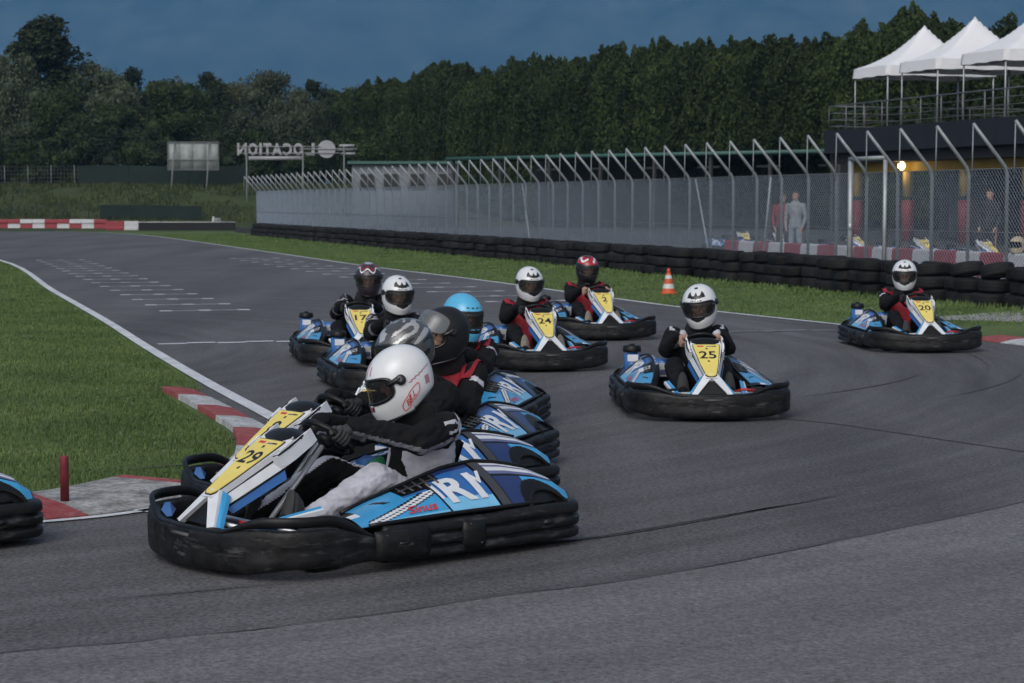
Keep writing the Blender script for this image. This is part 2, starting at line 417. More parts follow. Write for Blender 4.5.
    b.tube([(-.55, .72, .21), (.55, .72, .21)], .011, 8); b.tube([(-.26, .90, .225), (.26, .90, .225)], .012, 8); b.tube([(-.55, -.75, .14), (.55, -.75, .14)], .02, 8)
    b.build('chassis_frame', ALU, root)
    def wheel(x, y, r, w):
        t = MB(); A = Matrix.Rotation(math.pi / 2, 3, 'Y')
        t.lathe([(r * .55, -w / 2), (r * .9, -w / 2), (r, -w * .38), (r, w * .38), (r * .9, w / 2), (r * .55, w / 2), (r * .55, -w / 2)], (x, y, r), 28, 0, A, cap=False)
        o = link('wheel', t.mesh('tyre', RUB), root)
        t = MB(); t.lathe([(.02, -w * .2), (r * .5, -w * .2), (r * .56, -w * .45), (r * .56, w * .45), (r * .5, w * .2), (.02, w * .2)], (x, y, r), 20, 0, A); t.build('rim', STEEL, o)
        return o
    for sx in (-1, 1): wheel(sx * .45, .57, .125, .11); wheel(sx * .53, -.75, .14, .19)
    # --- nose panel: local frame e1 = right, e2 = up the slope, e3 = forward/up normal
    B0, T0 = Vector((0, .930, .360)), Vector((0, .535, .603))
    e2 = (T0 - B0); LL = e2.length; e2.normalize(); e1 = Vector((1, 0, 0)); e3 = e1.cross(e2) 
    if e3.y < 0: e3 = -e3
    base = Matrix(((e1.x, e2.x, e3.x, B0.x), (e1.y, e2.y, e3.y, B0.y), (e1.z, e2.z, e3.z, B0.z), (0, 0, 0, 1)))
    def pl(b, half, h0, h1, m):
        pts = [(w, t) for w, t in half] + [(-w, t) for w, t in reversed(half) if w > 0]
        b.poly(pts, h1 - h0, m, base @ Matrix.Translation((0, 0, h0)))
    b = MB()
    pl(b, [(.045, -.01), (.085, .16), (.130, .40), (.138, .47), (.13, .505)], -.035, 0, 0)      # white shell
    npn = b.build('nose_panel', [WHT], root)
    b = MB()
    for sx in (-1, 1):                                     # flanks folding back: white above, blue below
        P = lambda w, t, h: base @ Vector((sx * w, t, h))
        b.add([P(.050, 0, -.036), P(.137, .40, -.036), P(.154, .37, -.095), P(.074, .02, -.085)], [(0, 1, 2, 3)], 0)
        b.add([P(.074, .015, -.083), P(.154, .365, -.093), P(.162, .345, -.140), P(.090, .03, -.125)], [(0, 1, 2, 3)], 1)
        b.tube([P(.074, .02, -.083), P(.154, .37, -.093)], .006, 6, 2)
        b.tube([P(.045, 0, -.034), P(.137, .40, -.034), P(.15, .47, -.034)], .005, 6, 2)
    b.build('flank', [WHT, MIDB, BLK], npn)
    for sx in (-1, 1):
        b = MB()
        P = lambda w, t, h: base @ Vector((sx * w, t, h))
        o = [(.130, .34), (.158, .36), (.172, .44), (.170, .56), (.158, .60), (.142, .47)]
        lo = [P(w, t, -.085) for w, t in o]; hi = [P(.148 + (w - .148) * .9, t, -.01) for w, t in o]
        b.rings([lo, hi], 0, sm=False)
        so_ = b.build('shoulder', WHT, npn)
        b = MB(); b.rings([[P(w, t, -.006) for w, t in ((.144, .39), (.157, .39), (.163, .475), (.150, .475))], [P(w, t, .004) for w, t in ((.144, .39), (.157, .39), (.163, .475), (.150, .475))]], 0, sm=False); b.build('light_strip', SILV, so_)
        b = MB(); b.tube([P(w * 1.0, t, -.012) for w, t in ((.132, .35), (.156, .37), (.168, .44), (.164, .54))], .006, 6); b.lathe([(.009, 0), (.009, .01), (.003, .012)], P(.162, .52, -.02), 8); b.build('shoulder_trim', BLK, so_)
    b = MB()                                             # dark cowl between plate and wheel
    rows = []
    for t, h, w in ((.46, .006, .125), (.50, .018, .135), (.545, .012, .14), (.59, -.02, .135), (.64, -.075, .115)):
        rows.append([base @ Vector((w * k / 4, t - .012 * (abs(k) / 4) ** 2, h - .02 * (k / 4) ** 2)) for k in range(-4, 5)])
    b.rings(rows, 0, closed=False, cap=False); b.rings([[p + Vector((0, -.004, -.012)) for p in r] for r in rows], 0, closed=False, cap=False); b.build('cowl', BLK, npn)
    b = MB(); pl(b, [(.028, .000), (.050, .022), (.082, .17), (.121, .42), (.122, .457)], .001, .005, 0); b.build('plate_border', INK, npn)
    b = MB(); pl(b, [(.022, .006), (.044, .028), (.076, .17), (.115, .42), (.116, .450)], .005, .008, 0); pn = b.build('number_plate', YEL, npn)
    b = MB()                                             # little marks on the plate: sponsor strip and two rosettes
    def rect(x, y, w, h, m): b.poly([(x - w / 2, y - h / 2), (x + w / 2, y - h / 2), (x + w / 2, y + h / 2), (x - w / 2, y + h / 2)], .0008, m, base @ Matrix.Translation((0, 0, .0085)))
    rect(.052, .425, .055, .018, 1); rect(-.02, .422, .04, .010, 2); rect(-.065, .424, .045, .010, 0)
    for yy in (.392, .215):
        b.poly([(.013 * (1 if k % 2 else .6) * math.cos(k * math.pi / 5), yy + .014 * (1 if k % 2 else .6) * math.sin(k * math.pi / 5)) for k in range(10)], .0008, 0, base @ Matrix.Translation((0, 0, .0085)))
    b.build('plate_marks', [INK, RED, SLATE], pn)
    # --- bracket under the plate
    b = MB()
    for sx in (-1, 1):
        P = [Vector((sx * x, y, z)) for x, y, z in ((.0, .905, .388), (.055, .895, .388), (.18, 1.005, .230), (.135, 1.02, .223), (.0, .93, .358))]
        b.add(P + [p + Vector((0, -.03, -.01)) for p in P], [(0, 1, 2, 3, 4), (9, 8, 7, 6, 5), (0, 1, 6, 5), (1, 2, 7, 6), (2, 3, 8, 7), (3, 4, 9, 8)], 0)
        P = [Vector((sx * x, y, z)) for x, y, z in ((.06, .88, .382), (.082, .865, .362), (.205, .985, .226), (.185, .995, .230))]
        b.add(P + [p + Vector((0, -.02, -.01)) for p in P], [(0, 1, 2, 3), (7, 6, 5, 4), (0, 1, 5, 4), (1, 2, 6, 5), (2, 3, 7, 6), (3, 0, 4, 7)], 1)
        b.add([Vector((sx * x, y, z)) for x, y, z in ((.0, .905, .352), (.12, .99, .228), (.0, .99, .228))], [(0, 1, 2)], 2)
    b.build('nose_bracket', [WHT, CYAN, BLK], root)
    for sx in (-1, 1):                                    # blue and white inner fairing blades beside the legs
        b = MB()
        P = [Vector((sx * x, y, z)) for x, y, z in ((.27, .90, .225), (.31, .89, .225), (.345, .47, .285), (.315, .46, .295))]
        b.add(P + [p + Vector((0, 0, -.025)) for p in P], [(0, 1, 2, 3), (7, 6, 5, 4), (0, 1, 5, 4), (1, 2, 6, 5), (2, 3, 7, 6), (3, 0, 4, 7)], 1)
        P = [Vector((sx * x, y, z)) for x, y, z in ((.31, .89, .228), (.322, .885, .226), (.36, .46, .283), (.345, .47, .288))]
        b.add(P + [p + Vector((0, 0, -.022)) for p in P], [(0, 1, 2, 3), (7, 6, 5, 4), (0, 1, 5, 4), (1, 2, 6, 5), (2, 3, 7, 6), (3, 0, 4, 7)], 0)
        b.build('fairing_blade', [WHT, CYAN], root)
        b = MB(); b.box((sx * .16, .80, .19), (.085, .016, .11), Matrix.Rotation(-.5, 3, 'X'), 0, .006); b.tube([(sx * .16, .78, .14), (sx * .16, .70, .08)], .009, 6); b.tube([(sx * .22, .74, .22), (sx * .30, .80, .25), (sx * .40, .80, .24)], .012, 6)
        b.build('pedal', REDP if sx < 0 else PL_BLACK, root)
    # --- steering, seat, engine
    wc = Vector((0, .20, .590)); tilt = Matrix.Rotation(R(38), 3, 'X')
    b = MB(); ring = [wc + tilt @ Vector((.150 * math.cos(a), .140 * math.sin(a), 0)) for a in [2 * math.pi * k / 36 for k in range(36)]]
    b.tube(ring, .0155, 10, closed=True)
    for a in (0, math.pi, math.pi * 1.5): b.tube([wc + tilt @ Vector((0, 0, -.03)), wc + tilt @ Vector((.145 * math.cos(a), .135 * math.sin(a), 0))], .012, 6)
    b.lathe([(.0, .0), (.05, .0), (.055, -.02), (.03, -.05)], wc + tilt @ Vector((0, 0, -.005)), 14, 0, tilt)
    b.build('steering_wheel', PL_BLACK, root)
    b = MB(); b.tube([wc + tilt @ Vector((0, 0, -.03)), (0, .62, .14)], .014, 8); b.build('steering_column', ALU, root)
    b = MB(); rows = []
    for y, z, w, d in ((.02, .13, .17, .05), (-.15, .09, .19, .08), (-.32, .09, .205, .11), (-.46, .14, .205, .13), (-.54, .26, .20, .13), (-.585, .40, .195, .10), (-.61, .53, .17, .05)):
        f = smooth(.1, .3, z); rows.append([Vector((w * k / 4, y + f * d * (k / 4) ** 2, z + (1 - f) * d * (abs(k) / 4) ** 2.5)) for k in range(-4, 5)])
    b.rings(rows, 0, closed=False, cap=False); b.rings([[p + Vector((0, -.016, -.012)) for p in r] for r in rows], 0, closed=False, cap=False); b.build('seat', PL_BLACK, root)
    b = MB(); b.box((.33, -.66, .25), (.20, .26, .26), None, 0, .02)
    for k in range(5): b.box((.33, -.66, .20 + .035 * k), (.23, .29, .010))
    b.tube(catmull([(.2, -.6, .22), (.1, -.85, .2), (-.2, -.9, .2), (-.35, -.86, .2)], 4), [.025] * 8 + [.05] * 5, 10); b.build('engine', STEEL_DARK, root)
    b = MB(); b.box((.54, -.60, .33), (.14, .16, .26), None, 0, .02); tk = b.build('fuel_tank', [MIDB], root)
    b = MB(); b.box((.54, -.517, .41), (.10, .004, .06)); b.build('sticker', WHT, tk)
    b = MB(); b.lathe([(.055, .455), (.085, .46), (.088, .475), (.083, .51), (.075, .517), (.025, .52), (.025, .532), (.0, .534)], (.54, -.60, 0), 20); b.build('cap', PL_BLACK, tk)
    b = MB(); b.box((.275, -.27, .345), (.17, .10, .15), Matrix.Rotation(-.35, 3, 'X'), 0, .012); bx = b.build('battery_box', MIDB, root)
    rt = Matrix.Rotation(-.35, 3, 'X')
    b = MB(); b.box(Vector((.29, -.27, .345)) + rt @ Vector((0, .0525, 0)), (.085, .004, .125), rt, 0); b.box(Vector((.29, -.27, .345)) + rt @ Vector((0.0, .0555, -.02)), (.05, .003, .05), rt, 2); b.box(Vector((.21, -.27, .345)) + rt @ Vector((0, .0, 0)), (.05, .11, .156), rt, 1, .01); b.build('sticker', [WHT, GREEN, SLATE], bx)
    b = MB(); b.add([pod_pt(s, v, 1, .006) for s, v in ((-.02, .50), (-.02, .86), (-.15, .90), (-.15, .54))], [(0, 1, 2, 3)]); b.build('service_sticker', WHT, root)
    return root, base, pn
KART, PLATE, PN = make_kart()
def number_mesh(s):
    V, Fs = text_geo(s, .104, .018)
    sx = min(1.2, .15 / max(abs(x) for x, y in V) / 2) if len(s) > 1 else 1.1
    b = MB(); b.add([PLATE @ Vector((-x * sx, y + .302, .0092)) for x, y in V], Fs); return b.mesh('number', INK)
def kids(o): return [x for x in o.children]
def place_kart(px, py, D_root, phi, label, number=None, first=[True], group='rental karts in the race'):
    if first[0]: k = KART; first[0] = False
    else: k = copy_tree(KART)
    k.scale = (.945, .98, 1); k.location = (px, py, D_root); k.rotation_euler = (0, 0, R(phi))
    tag(k, label, 'kart', group)
    return k
# ------------------------------------------------------------------ people
SKIN = mat('skin', (0.42, 0.25, 0.18), 0.55, var=0.12, scale=20)
EYEW = mat('eye_white', (0.6, 0.58, 0.55), 0.3)
EYED = mat('eye_dark', (0.02, 0.015, 0.012), 0.3)
HAIR = mat('dark_brow', (0.03, 0.02, 0.015), 0.7)
SUITB = mat('suit_black', (0.0065, 0.0065, 0.008), 0.85, var=0.5, scale=12, bump=1.0, bscale=16, spec=.25)
SUITW = mat('suit_white', (0.48, 0.48, 0.54), 0.85, var=0.22, scale=14, bump=0.9, bscale=18)
SUITG = mat('suit_grey', (0.16, 0.16, 0.18), 0.85, var=0.2, bump=0.4)
VEST = mat('vest_red', (0.26, 0.010, 0.022), 0.8, var=0.35, scale=12, bump=0.9, bscale=16)
GLOVE = mat('glove_black', (0.009, 0.009, 0.010), 0.7, var=0.3, bump=0.3)
GLOVEG = mat('glove_grey', (0.035, 0.035, 0.036), 0.7, var=0.7, scale=25, bump=0.3)
SHOE = mat('shoe_dark', (0.03, 0.03, 0.033), 0.7); SOLE = mat('sole_pale', (0.22, 0.19, 0.16), 0.8, var=0.3, scale=30)
SOLED = mat('sole_dark', (0.035, 0.035, 0.038), 0.8, var=0.3)
COLLAR = mat('neck_brace', (0.011, 0.011, 0.012), 0.9, var=0.3, bump=0.4)
LINER = mat('helmet_liner', (0.008, 0.008, 0.009), 0.9)
HW = mat('helmet_white', (0.74, 0.75, 0.77), 0.22, var=0.04, coat=0.5)
HBK = mat('helmet_black', (0.008, 0.008, 0.009), 0.30, var=0.2, coat=0.2)
HMB = mat('helmet_matt_black', (0.008, 0.008, 0.009), 0.45, var=0.2)
HBL = mat('helmet_blue', (0.10, 0.46, 0.74), 0.25, var=0.08, coat=0.4)
HRD = mat('helmet_red', (0.36, 0.015, 0.025), 0.25, var=0.12, coat=0.4)
HGR = mat('helmet_graphite', (0.12, 0.12, 0.125), 0.28, metal=0.5, var=0.35, scale=9, coat=0.4)
HSV = mat('helmet_silver', (0.50, 0.50, 0.50), 0.3, metal=0.4, var=0.15, coat=0.4)
HPU = mat('helmet_purple', (0.035, 0.022, 0.035), 0.3, var=0.3, coat=0.3)
HPK = mat('helmet_pink', (0.45, 0.20, 0.26), 0.3, var=0.1)
HCR = mat('helmet_cream', (0.45, 0.38, 0.25), 0.35, var=0.1)
def glass(name, tint, alpha, rough=0.08):
    m = bpy.data.materials.new(name); m.use_nodes = True; n = m.node_tree; n.nodes.clear()
    o = n.nodes.new('ShaderNodeOutputMaterial'); mx = n.nodes.new('ShaderNodeMixShader'); t = n.nodes.new('ShaderNodeBsdfTransparent'); p = n.nodes.new('ShaderNodeBsdfPrincipled')
    nz = n.nodes.new('ShaderNodeTexNoise'); nz.inputs['Scale'].default_value = 15; mr = n.nodes.new('ShaderNodeMapRange'); mr.inputs['To Min'].default_value = rough * .5; mr.inputs['To Max'].default_value = rough * 2
    n.links.new(nz.outputs['Fac'], mr.inputs['Value']); n.links.new(mr.outputs[0], p.inputs['Roughness'])
    p.inputs['Base Color'].default_value = tint + (1,); p.inputs['Coat Weight'].default_value = 0.6
    mx.inputs['Fac'].default_value = alpha; n.links.new(t.outputs[0], mx.inputs[1]); n.links.new(p.outputs[0], mx.inputs[2]); n.links.new(mx.outputs[0], o.inputs['Surface'])
    return m
VIS_SHADE = glass('visor_shade_tint', (0.03, 0.03, 0.033), 0.48)  # dark tint puts the shade over the faces inside the helmet into the visor
VIS_DARK = glass('visor_smoke', (0.02, 0.02, 0.022), 0.60)
VIS_GREY = glass('visor_grey', (0.16, 0.17, 0.18), 0.72)

def shell_pt(th, ph, k=1.0):
    """helmet surface; th = longitude from the front (+ to the wearer's right), ph = latitude, both in degrees"""
    a, p = R(th), R(ph)
    c = math.cos(p) if ph > 0 else math.cos(p * .62)
    fr = max(0, math.cos(a))
    ax, ay, az = .142, .168, .150
    if ph < 0: az = .200
    x, y, z = ax * c * math.sin(a), ay * c * math.cos(a), az * math.sin(p)
    if ph < 0:
        y += .034 * smooth(0, 40, -ph) * fr ** 2 - .02 * smooth(0, 55, -ph) * (1 - fr) * (0 if math.cos(a) > 0 else 1) * -1
        x *= 1 - .10 * smooth(20, 60, -ph) * (1 - .4 * fr)
        z += .05 * smooth(25, 60, -ph) * max(0, -math.cos(a))
        z -= .012 * smooth(25, 60, -ph) * fr
    else:
        y -= .012 * math.sin(p) * 1
    return Vector((x * k, y * k, z * k))
def in_port(th, ph): return (abs(th) / 66) ** 4 + (abs(ph + 3) / 19) ** 3.2 < 1
def design(name, th, ph):
    a = abs(th)
    if name in ('crown', 'crown_plain'):
        if -62 < th < 62 and -34 < ph < -24 and a < 26 and ph > -34 + a * .25: return 1
        if 26 < ph < 56 and a < 38:
            top = 38 + 12 * max(0, 1 - a / 9) + 14 * max(0, 1 - abs(a - 30) / 13)
            if ph < top and ph > 27 + .12 * a: return 1
        if 64 < ph < 72 and a < 14: return 1
        if 21.0 < ph < 23.5 and a < 22 and int((th + 40) / 3) % 2: return 1
        return 0
    if name == 'bell':
        if 25 < ph < 60 and (6 < a < 11 or 20 < a < 25) and ph < 55 - a * .6: return 2
        if 18 < ph < 30 and a < 14 and int((th + 30) / 4) % 3 == 0: return 1
        if -34 < ph < -26 and a < 20: return 2 if int(th + 40) % 9 < 5 else 1
        if -20 < ph < -8 and 128 < a < 140: return 2
        if 96 < a < 150 and abs(ph + 2 - (a - 120) * .25) < 1.3: return 2
        return 0
    if name == 'silver':
        w = noise.noise(Vector((th * .035 + ph * .03, ph * .06, 3.1)))
        return 1 if (w > .12 and ph > 5) else (2 if w < -.32 and ph < 20 else 0)
    if name == 'redblack':
        if ph > 24:
            w = math.sin(R(th * 5)) * 8
            if ph > 70 + w: return 1
            if 40 + w < ph < 52 + w and a > 14: return 2
            return 0
        return 1
    if name == 'purple':
        w = math.sin(R(th * 6 + 40)) * 9
        if 34 + w < ph < 40 + w: return 1
        if 48 + w < ph < 53 + w: return 2
        if ph > 72: return 1 if int((th + 180) / 20) % 2 else 0
        return 0
    if name == 'blue':
        if 26 < ph < 31 and a < 40 and int((th + 60) / 9) % 2: return 1
        if a < 26 and -34 < ph < -26: return 1
        return 0
    return 0
DESIGN_MATS = {'crown': [HW, HBK], 'bell': [HW, HBK, HPK], 'silver': [HGR, HSV, HBK], 'redblack': [HRD, HBK, HW], 'purple': [HPU, HW, HRD], 'blue': [HBL, HBK], 'black': [HMB], 'cream': [HCR, HBK]}
_hel = {}
def helmet_meshes(name):
    if name in _hel: return _hel[name]
    nth, nph = 144, 72
    b = MB(); phs = [-58 + 148 * j / nph for j in range(nph + 1)]
    vs_ = [shell_pt(-180 + 360 * i / nth, p) for p in phs for i in range(nth)]; fs, ms = [], []
    for j in range(nph):
        for i in range(nth):
            th, ph = -180 + 360 * (i + .5) / nth, (phs[j] + phs[j + 1]) / 2
            if in_port(th, ph): continue
            i2 = (i + 1) % nth; fs.append((j * nth + i, j * nth + i2, (j + 1) * nth + i2, (j + 1) * nth + i)); ms.append(design(name, th, ph))
    b.v = vs_; b.f = fs; b.m = ms; b.sm = [True] * len(fs)
    shell = b.mesh('helmet', DESIGN_MATS[name])
    b = MB(); vs_ = [shell_pt(-180 + 360 * i / nth, p, .955) for p in phs[::2] for i in range(0, nth, 2)]; fs = []
    n2 = nth // 2
    for j in range(len(phs[::2]) - 1):
        for i in range(n2):
            th, ph = -180 + 360 * (i + .5) / n2, (phs[::2][j] + phs[::2][j + 1]) / 2
            if (abs(th) / 60) ** 4 + (abs(ph + 3) / 16.5) ** 3.2 < 1: continue
            i2 = (i + 1) % n2; fs.append((j * n2 + i, j * n2 + i2, (j + 1) * n2 + i2, (j + 1) * n2 + i))
    b.v = vs_; b.f = fs; b.m = [0] * len(fs); b.sm = [True] * len(fs); liner = b.mesh('liner', LINER)
    b = MB(); loop = []
    for k in range(72):
        q = 2 * math.pi * k / 72; c, s = math.cos(q), math.sin(q)
        th = 66 * math.copysign(abs(c) ** .5, c); ph = -3 + 19 * math.copysign(abs(s) ** .625, s)
        loop.append(shell_pt(th, ph, .985))
    b.tube(loop, .0085, 8, closed=True)
    b.tube([shell_pt(-180 + 5 * i, -57, .985) for i in range(72)], .008, 6, closed=True)
    gasket = b.mesh('gasket', HBK)
    b = MB(); rows = []
    for rr in [.02] + [j / 12 for j in range(1, 13)]:
        row = []
        for k_ in range(64):
            q = 2 * math.pi * k_ / 64; c, s = math.cos(q), math.sin(q)
            row.append(shell_pt(71 * rr * math.copysign(abs(c) ** .5, c), -3 + 22 * rr * math.copysign(abs(s) ** .625, s), 1.012))
        rows.append(row)
    b.rings(rows, 0, closed=True, cap=False); visor = b.mesh('visor', VIS_SHADE)
    pivot = []
    for s in (-1, 1):
        b = MB(); p = shell_pt(s * 84, 1, 1.0); nn = Vector((s, .1, 0)).normalized(); q = nn.to_track_quat('Z', 'Y').to_matrix()
        b.lathe([(.026, -.01), (.026, .010), (.021, .014), (.0, .0145)], p, 18, 0, q)
        b.tube([shell_pt(s * t_, 4 - (84 - t_) * .2, 1.008) for t_ in (84, 78, 72, 66, 60)], [.016, .016, .014, .011, .007], 8); pivot.append(b.mesh('pivot', HBK))
    _hel[name] = (shell, liner, gasket, visor, pivot); return _hel[name]
def make_helmet(body, name, M_, visor='closed', vmat=None, extra=None):
    sh, li, ga, vi, pv = helmet_meshes(name)
    h = link('helmet', sh, body); h.matrix_local = M_ @ Matrix.Translation((0, 0, .008)) @ Matrix.Scale(1.07, 4)
    link('liner', li, h); link('gasket', ga, h); [link('pivot', q_, h) for q_ in pv]
    if visor:
        v = link('visor', vi if vmat in (None, VIS_SHADE) else vi.copy(), h)
        if vmat and vmat is not VIS_SHADE: v.data.materials[0] = vmat
        if visor == 'raised': v.matrix_local = Matrix.Translation((0, -.004, .012)) @ Matrix.Rotation(R(42), 4, 'X') @ Matrix.Scale(1.035, 4)
        if visor == 'half': v.matrix_local = Matrix.Rotation(R(12), 4, 'X') @ Matrix.Scale(1.01, 4)
    if name == 'bell':
        V, Fs = text_geo('BELL', 13, .02)
        for s in (-1, 1):
            b = MB()
            f = lambda x, y, k: shell_pt(s * (112 - x * 1.0) if s < 0 else 112 + x, -9 + y * .95 + (x * .18 if True else 0), k)
            oval = [(29 * math.copysign(abs(math.cos(q)) ** .6, math.cos(q)), 11 * math.copysign(abs(math.sin(q)) ** .6, math.sin(q))) for q in [2 * math.pi * k / 40 for k in range(40)]]
            # text reads front-to-back on the wearer's left side and back-to-front on the right
            g = (lambda x, y, k: shell_pt(-(92 + x * .72), -30 + y * .8 + x * .42, k)) if s < 0 else (lambda x, y, k: shell_pt(92 - x * .72, -30 + y * .8 - x * .42, k))
            ring = [g(x, y, 1.006) for x, y in oval]
            b.tube(ring, .0022, 6, 0, closed=True)
            b.add([g(x * .92, y, 1.009) for x, y in V], Fs, 0)
            b.build('emblem', RED, h, fix=False)
    return h
def face_bits(hm):
    """eyes, brows, mouth: painted onto the head by position in its own frame"""
    inv = hm.inverted()
    def f(p):
        q = inv @ p
        if q.y < .03 or q.z < -.12: return None
        for s in (-1, 1):
            ex, ez = q.x - s * .033, q.z - .000
            if (ex / .016) ** 2 + (ez / .008) ** 2 < 1: return 'dark' if abs(ex) < .007 else 'white'
            if (ex / .024) ** 2 + ((q.z - .026) / .006) ** 2 < 1: return 'brow'
        return None
    return f
def head_solids(b, hm):
    T = lambda x, y, z: hm @ Vector((x, y, z)); r3 = hm.to_3x3()
    b.sphere(T(0, -.005, .015), (.078, .098, .105), 20, 14, rot=r3)
    b.sphere(T(0, .03, -.06), (.058, .062, .065), 16, 10, rot=r3)
    b.capsule(T(0, .088, .015), .010, T(0, .108, -.028), .015, 10)
    for s in (-1, 1):
        b.capsule(T(s * .018, .084, .027), .011, T(s * .05, .074, .024), .011, 8)
        b.sphere(T(s * .045, .062, -.03), (.026, .022, .024), 10, 8, rot=r3)
        b.sphere(T(s * .080, -.005, -.005), (.010, .022, .032), 10, 8, rot=r3)
    b.capsule(T(-.020, .090, -.058), .008, T(.020, .090, -.058), .008, 8)
def hand_mesh(palm, o, n, t, wrist, fr):
    """five separate fingers closed round a rim: palm point, outward o, towards-driver n, along-rim t"""
    b = MB()
    b.capsule(wrist, .030, palm + n * .030 - o * .004, .034, 12); b.capsule(palm + n * .030 + t * .026, .022, palm + n * .030 - t * .026, .022, 10)
    for i, ln in enumerate((.92, 1.0, .96, .80)):
        q = palm + t * (.030 - .020 * i)
        ch = [q + n * .034 + o * .004, q + n * .020 + o * .030 * ln, q - n * .006 + o * .036 * ln, q - n * .028 + o * .016, q - n * .026 - o * .010 * ln]
        for j in range(4): b.capsule(ch[j], fr * (1 - .07 * j), ch[j + 1], fr * (1 - .07 * (j + 1)), 8)
    ch = [palm + n * .036 + t * .022 - o * .012, palm + n * .024 + t * .048 - o * .022, palm - n * .002 + t * .056 - o * .020, palm - n * .014 + t * .050 - o * .006]
    for j in range(3): b.capsule(ch[j], fr * 1.15 * (1 - .08 * j), ch[j + 1], fr * 1.15 * (1 - .08 * (j + 1)), 8)
    return b
def seg_d(p, a, b):
    ab = b - a; t = max(0, min(1, (p - a).dot(ab) / ab.length_squared)); return (p - a - ab * t).length, t
def build_driver(name_label, style, hel, loc, phi, group, turn=0, tilt=12, lean=0.0, visor='closed', vmat=None, vest=False, bare=False, soles=False, edrop=.12, hz=0.0, fwd=0.0, steer=0, roll=0, hoff=(0, 0, 0), collar=True):
    Lx = lean
    J = {}
    J['pel'] = Vector((0, -.34, .20)); J['che'] = Vector((Lx * .5, -.42 + fwd * .6, .47 + hz * .5)); J['neck'] = Vector((Lx * .8, -.36 + fwd, .670 + hz))
    for s, k in ((-1, 'L'), (1, 'R')):
        J['sh' + k] = Vector((s * .195 + Lx * .7, -.39 + fwd * .9, .615 + hz - s * roll * .1))
        J['hip' + k] = Vector((s * .105, -.31, .19)); J['kn' + k] = Vector((s * .205, .05, .385)); J['an' + k] = Vector((s * .195, .53, .175)); J['to' + k] = Vector((s * .195, .60, .215))
    wc = Vector((0, .20, .590)); tl = Matrix.Rotation(R(38), 3, 'X'); ax = tl @ Vector((0, 0, 1))
    hands = {}
    for s, k in ((-1, 'L'), (1, 'R')):
        ang = R(90 - s * (78) - steer); ang = R(90 - s * 80 + steer)
        o = tl @ Vector((math.cos(ang), math.sin(ang) * .95, 0)); t = tl @ Vector((-math.sin(ang) * s, math.cos(ang) * s, 0))
        n = ax if ax.y < 0 else -ax
        palm = wc + o * .150
        hands[k] = (palm, o, n, t)
        J['wr' + k] = palm + n * .085 + Vector((s * .01, -.03, -.015))
        mid = (J['sh' + k] + J['wr' + k]) / 2
        J['el' + k] = mid + Vector((s * .085, -.05, -edrop))
    hm = Matrix.Translation(Vector((Lx + hoff[0], -.27 + fwd + hoff[1], .905 + hz + hoff[2]))) @ Matrix.Rotation(R(-turn), 4, 'Z') @ Matrix.Rotation(R(-tilt), 4, 'X') @ Matrix.Rotation(R(roll * 60), 4, 'Y')
    b = MB()
    def ell(c, rx, ry, n=20): return [Vector((c[0] + rx * math.cos(2 * math.pi * q / n), c[1] + ry * math.sin(2 * math.pi * q / n), c[2])) for q in range(n)]
    f = lambda z: lerp(J['pel'].x, J['neck'].x, smooth(.15, .66, z))
    nk = J['neck']
    b.rings([ell((0, -.33, .10), .11, .10), ell((0, -.33, .14), .175, .15), ell((0, -.335, .22), .195, .165), ell((f(.3), -.37 + fwd * .3, .32 + hz * .3), .198, .160), ell((f(.42), -.395 + fwd * .5, .43 + hz * .6), .208, .160), ell((f(.52), -.40 + fwd * .75, .53 + hz * .9), .212, .145), ell((f(.6), -.395 + fwd * .9, .60 + hz), .185, .105), ell((f(.64), -.375 + fwd, .645 + hz), .11, .085), ell((nk.x, nk.y, .69 + hz), .075, .075)])
    for s, k in ((-1, 'L'), (1, 'R')):
        b.capsule(J['sh' + k], .090, J['el' + k], .072); b.capsule(J['el' + k], .070, J['wr' + k], .046)
        b.capsule(J['hip' + k], .105, J['kn' + k], .078); b.capsule(J['kn' + k], .078, J['an' + k], .052); b.capsule(J['an' + k], .045, J['to' + k], .042)
    b.capsule(nk, .062, hm @ Vector((0, -.01, -.03)), .060)
    head_solids(b, hm)
    me = b.mesh('person', SUITB)
    def mods(o):
        m = o.modifiers.new('r', 'REMESH'); m.mode = 'VOXEL'; m.voxel_size = .0085
        m = o.modifiers.new('s', 'SMOOTH'); m.factor = .5; m.iterations = 3
    me = evaluated(me, [mods])
    me.materials.clear()
    MATS = [SUITB, SUITW, SUITG, SKIN, EYEW, EYED, HAIR, LINER]
    for m in MATS: me.materials.append(m)
    bones = [('torso', J['pel'], J['neck'])] + [(n_ + k, J[a + k], J[c + k]) for k in 'LR' for n_, a, c in (('ua', 'sh', 'el'), ('fa', 'el', 'wr'), ('th', 'hip', 'kn'), ('shn', 'kn', 'an'), ('ft', 'an', 'to'))]
    hinv = hm.inverted(); ff = face_bits(hm)
    R_ = {'torso': .165}
    # cloth folds
    cls = []
    for v in me.vertices:
        p = v.co; q = hinv @ p
        if q.length < .125 and q.z > -.135 or (q.z > -.06 and q.length < .15): cls.append(('head', 0)); continue
        best = None
        for n_, a, c in bones:
            d, t = seg_d(p, a, c); d -= R_.get(n_, .05)
            if best is None or d < best[0]: best = (d, n_, t)
        cls.append((best[1], best[2]))
    nor = [v.normal.copy() for v in me.vertices]
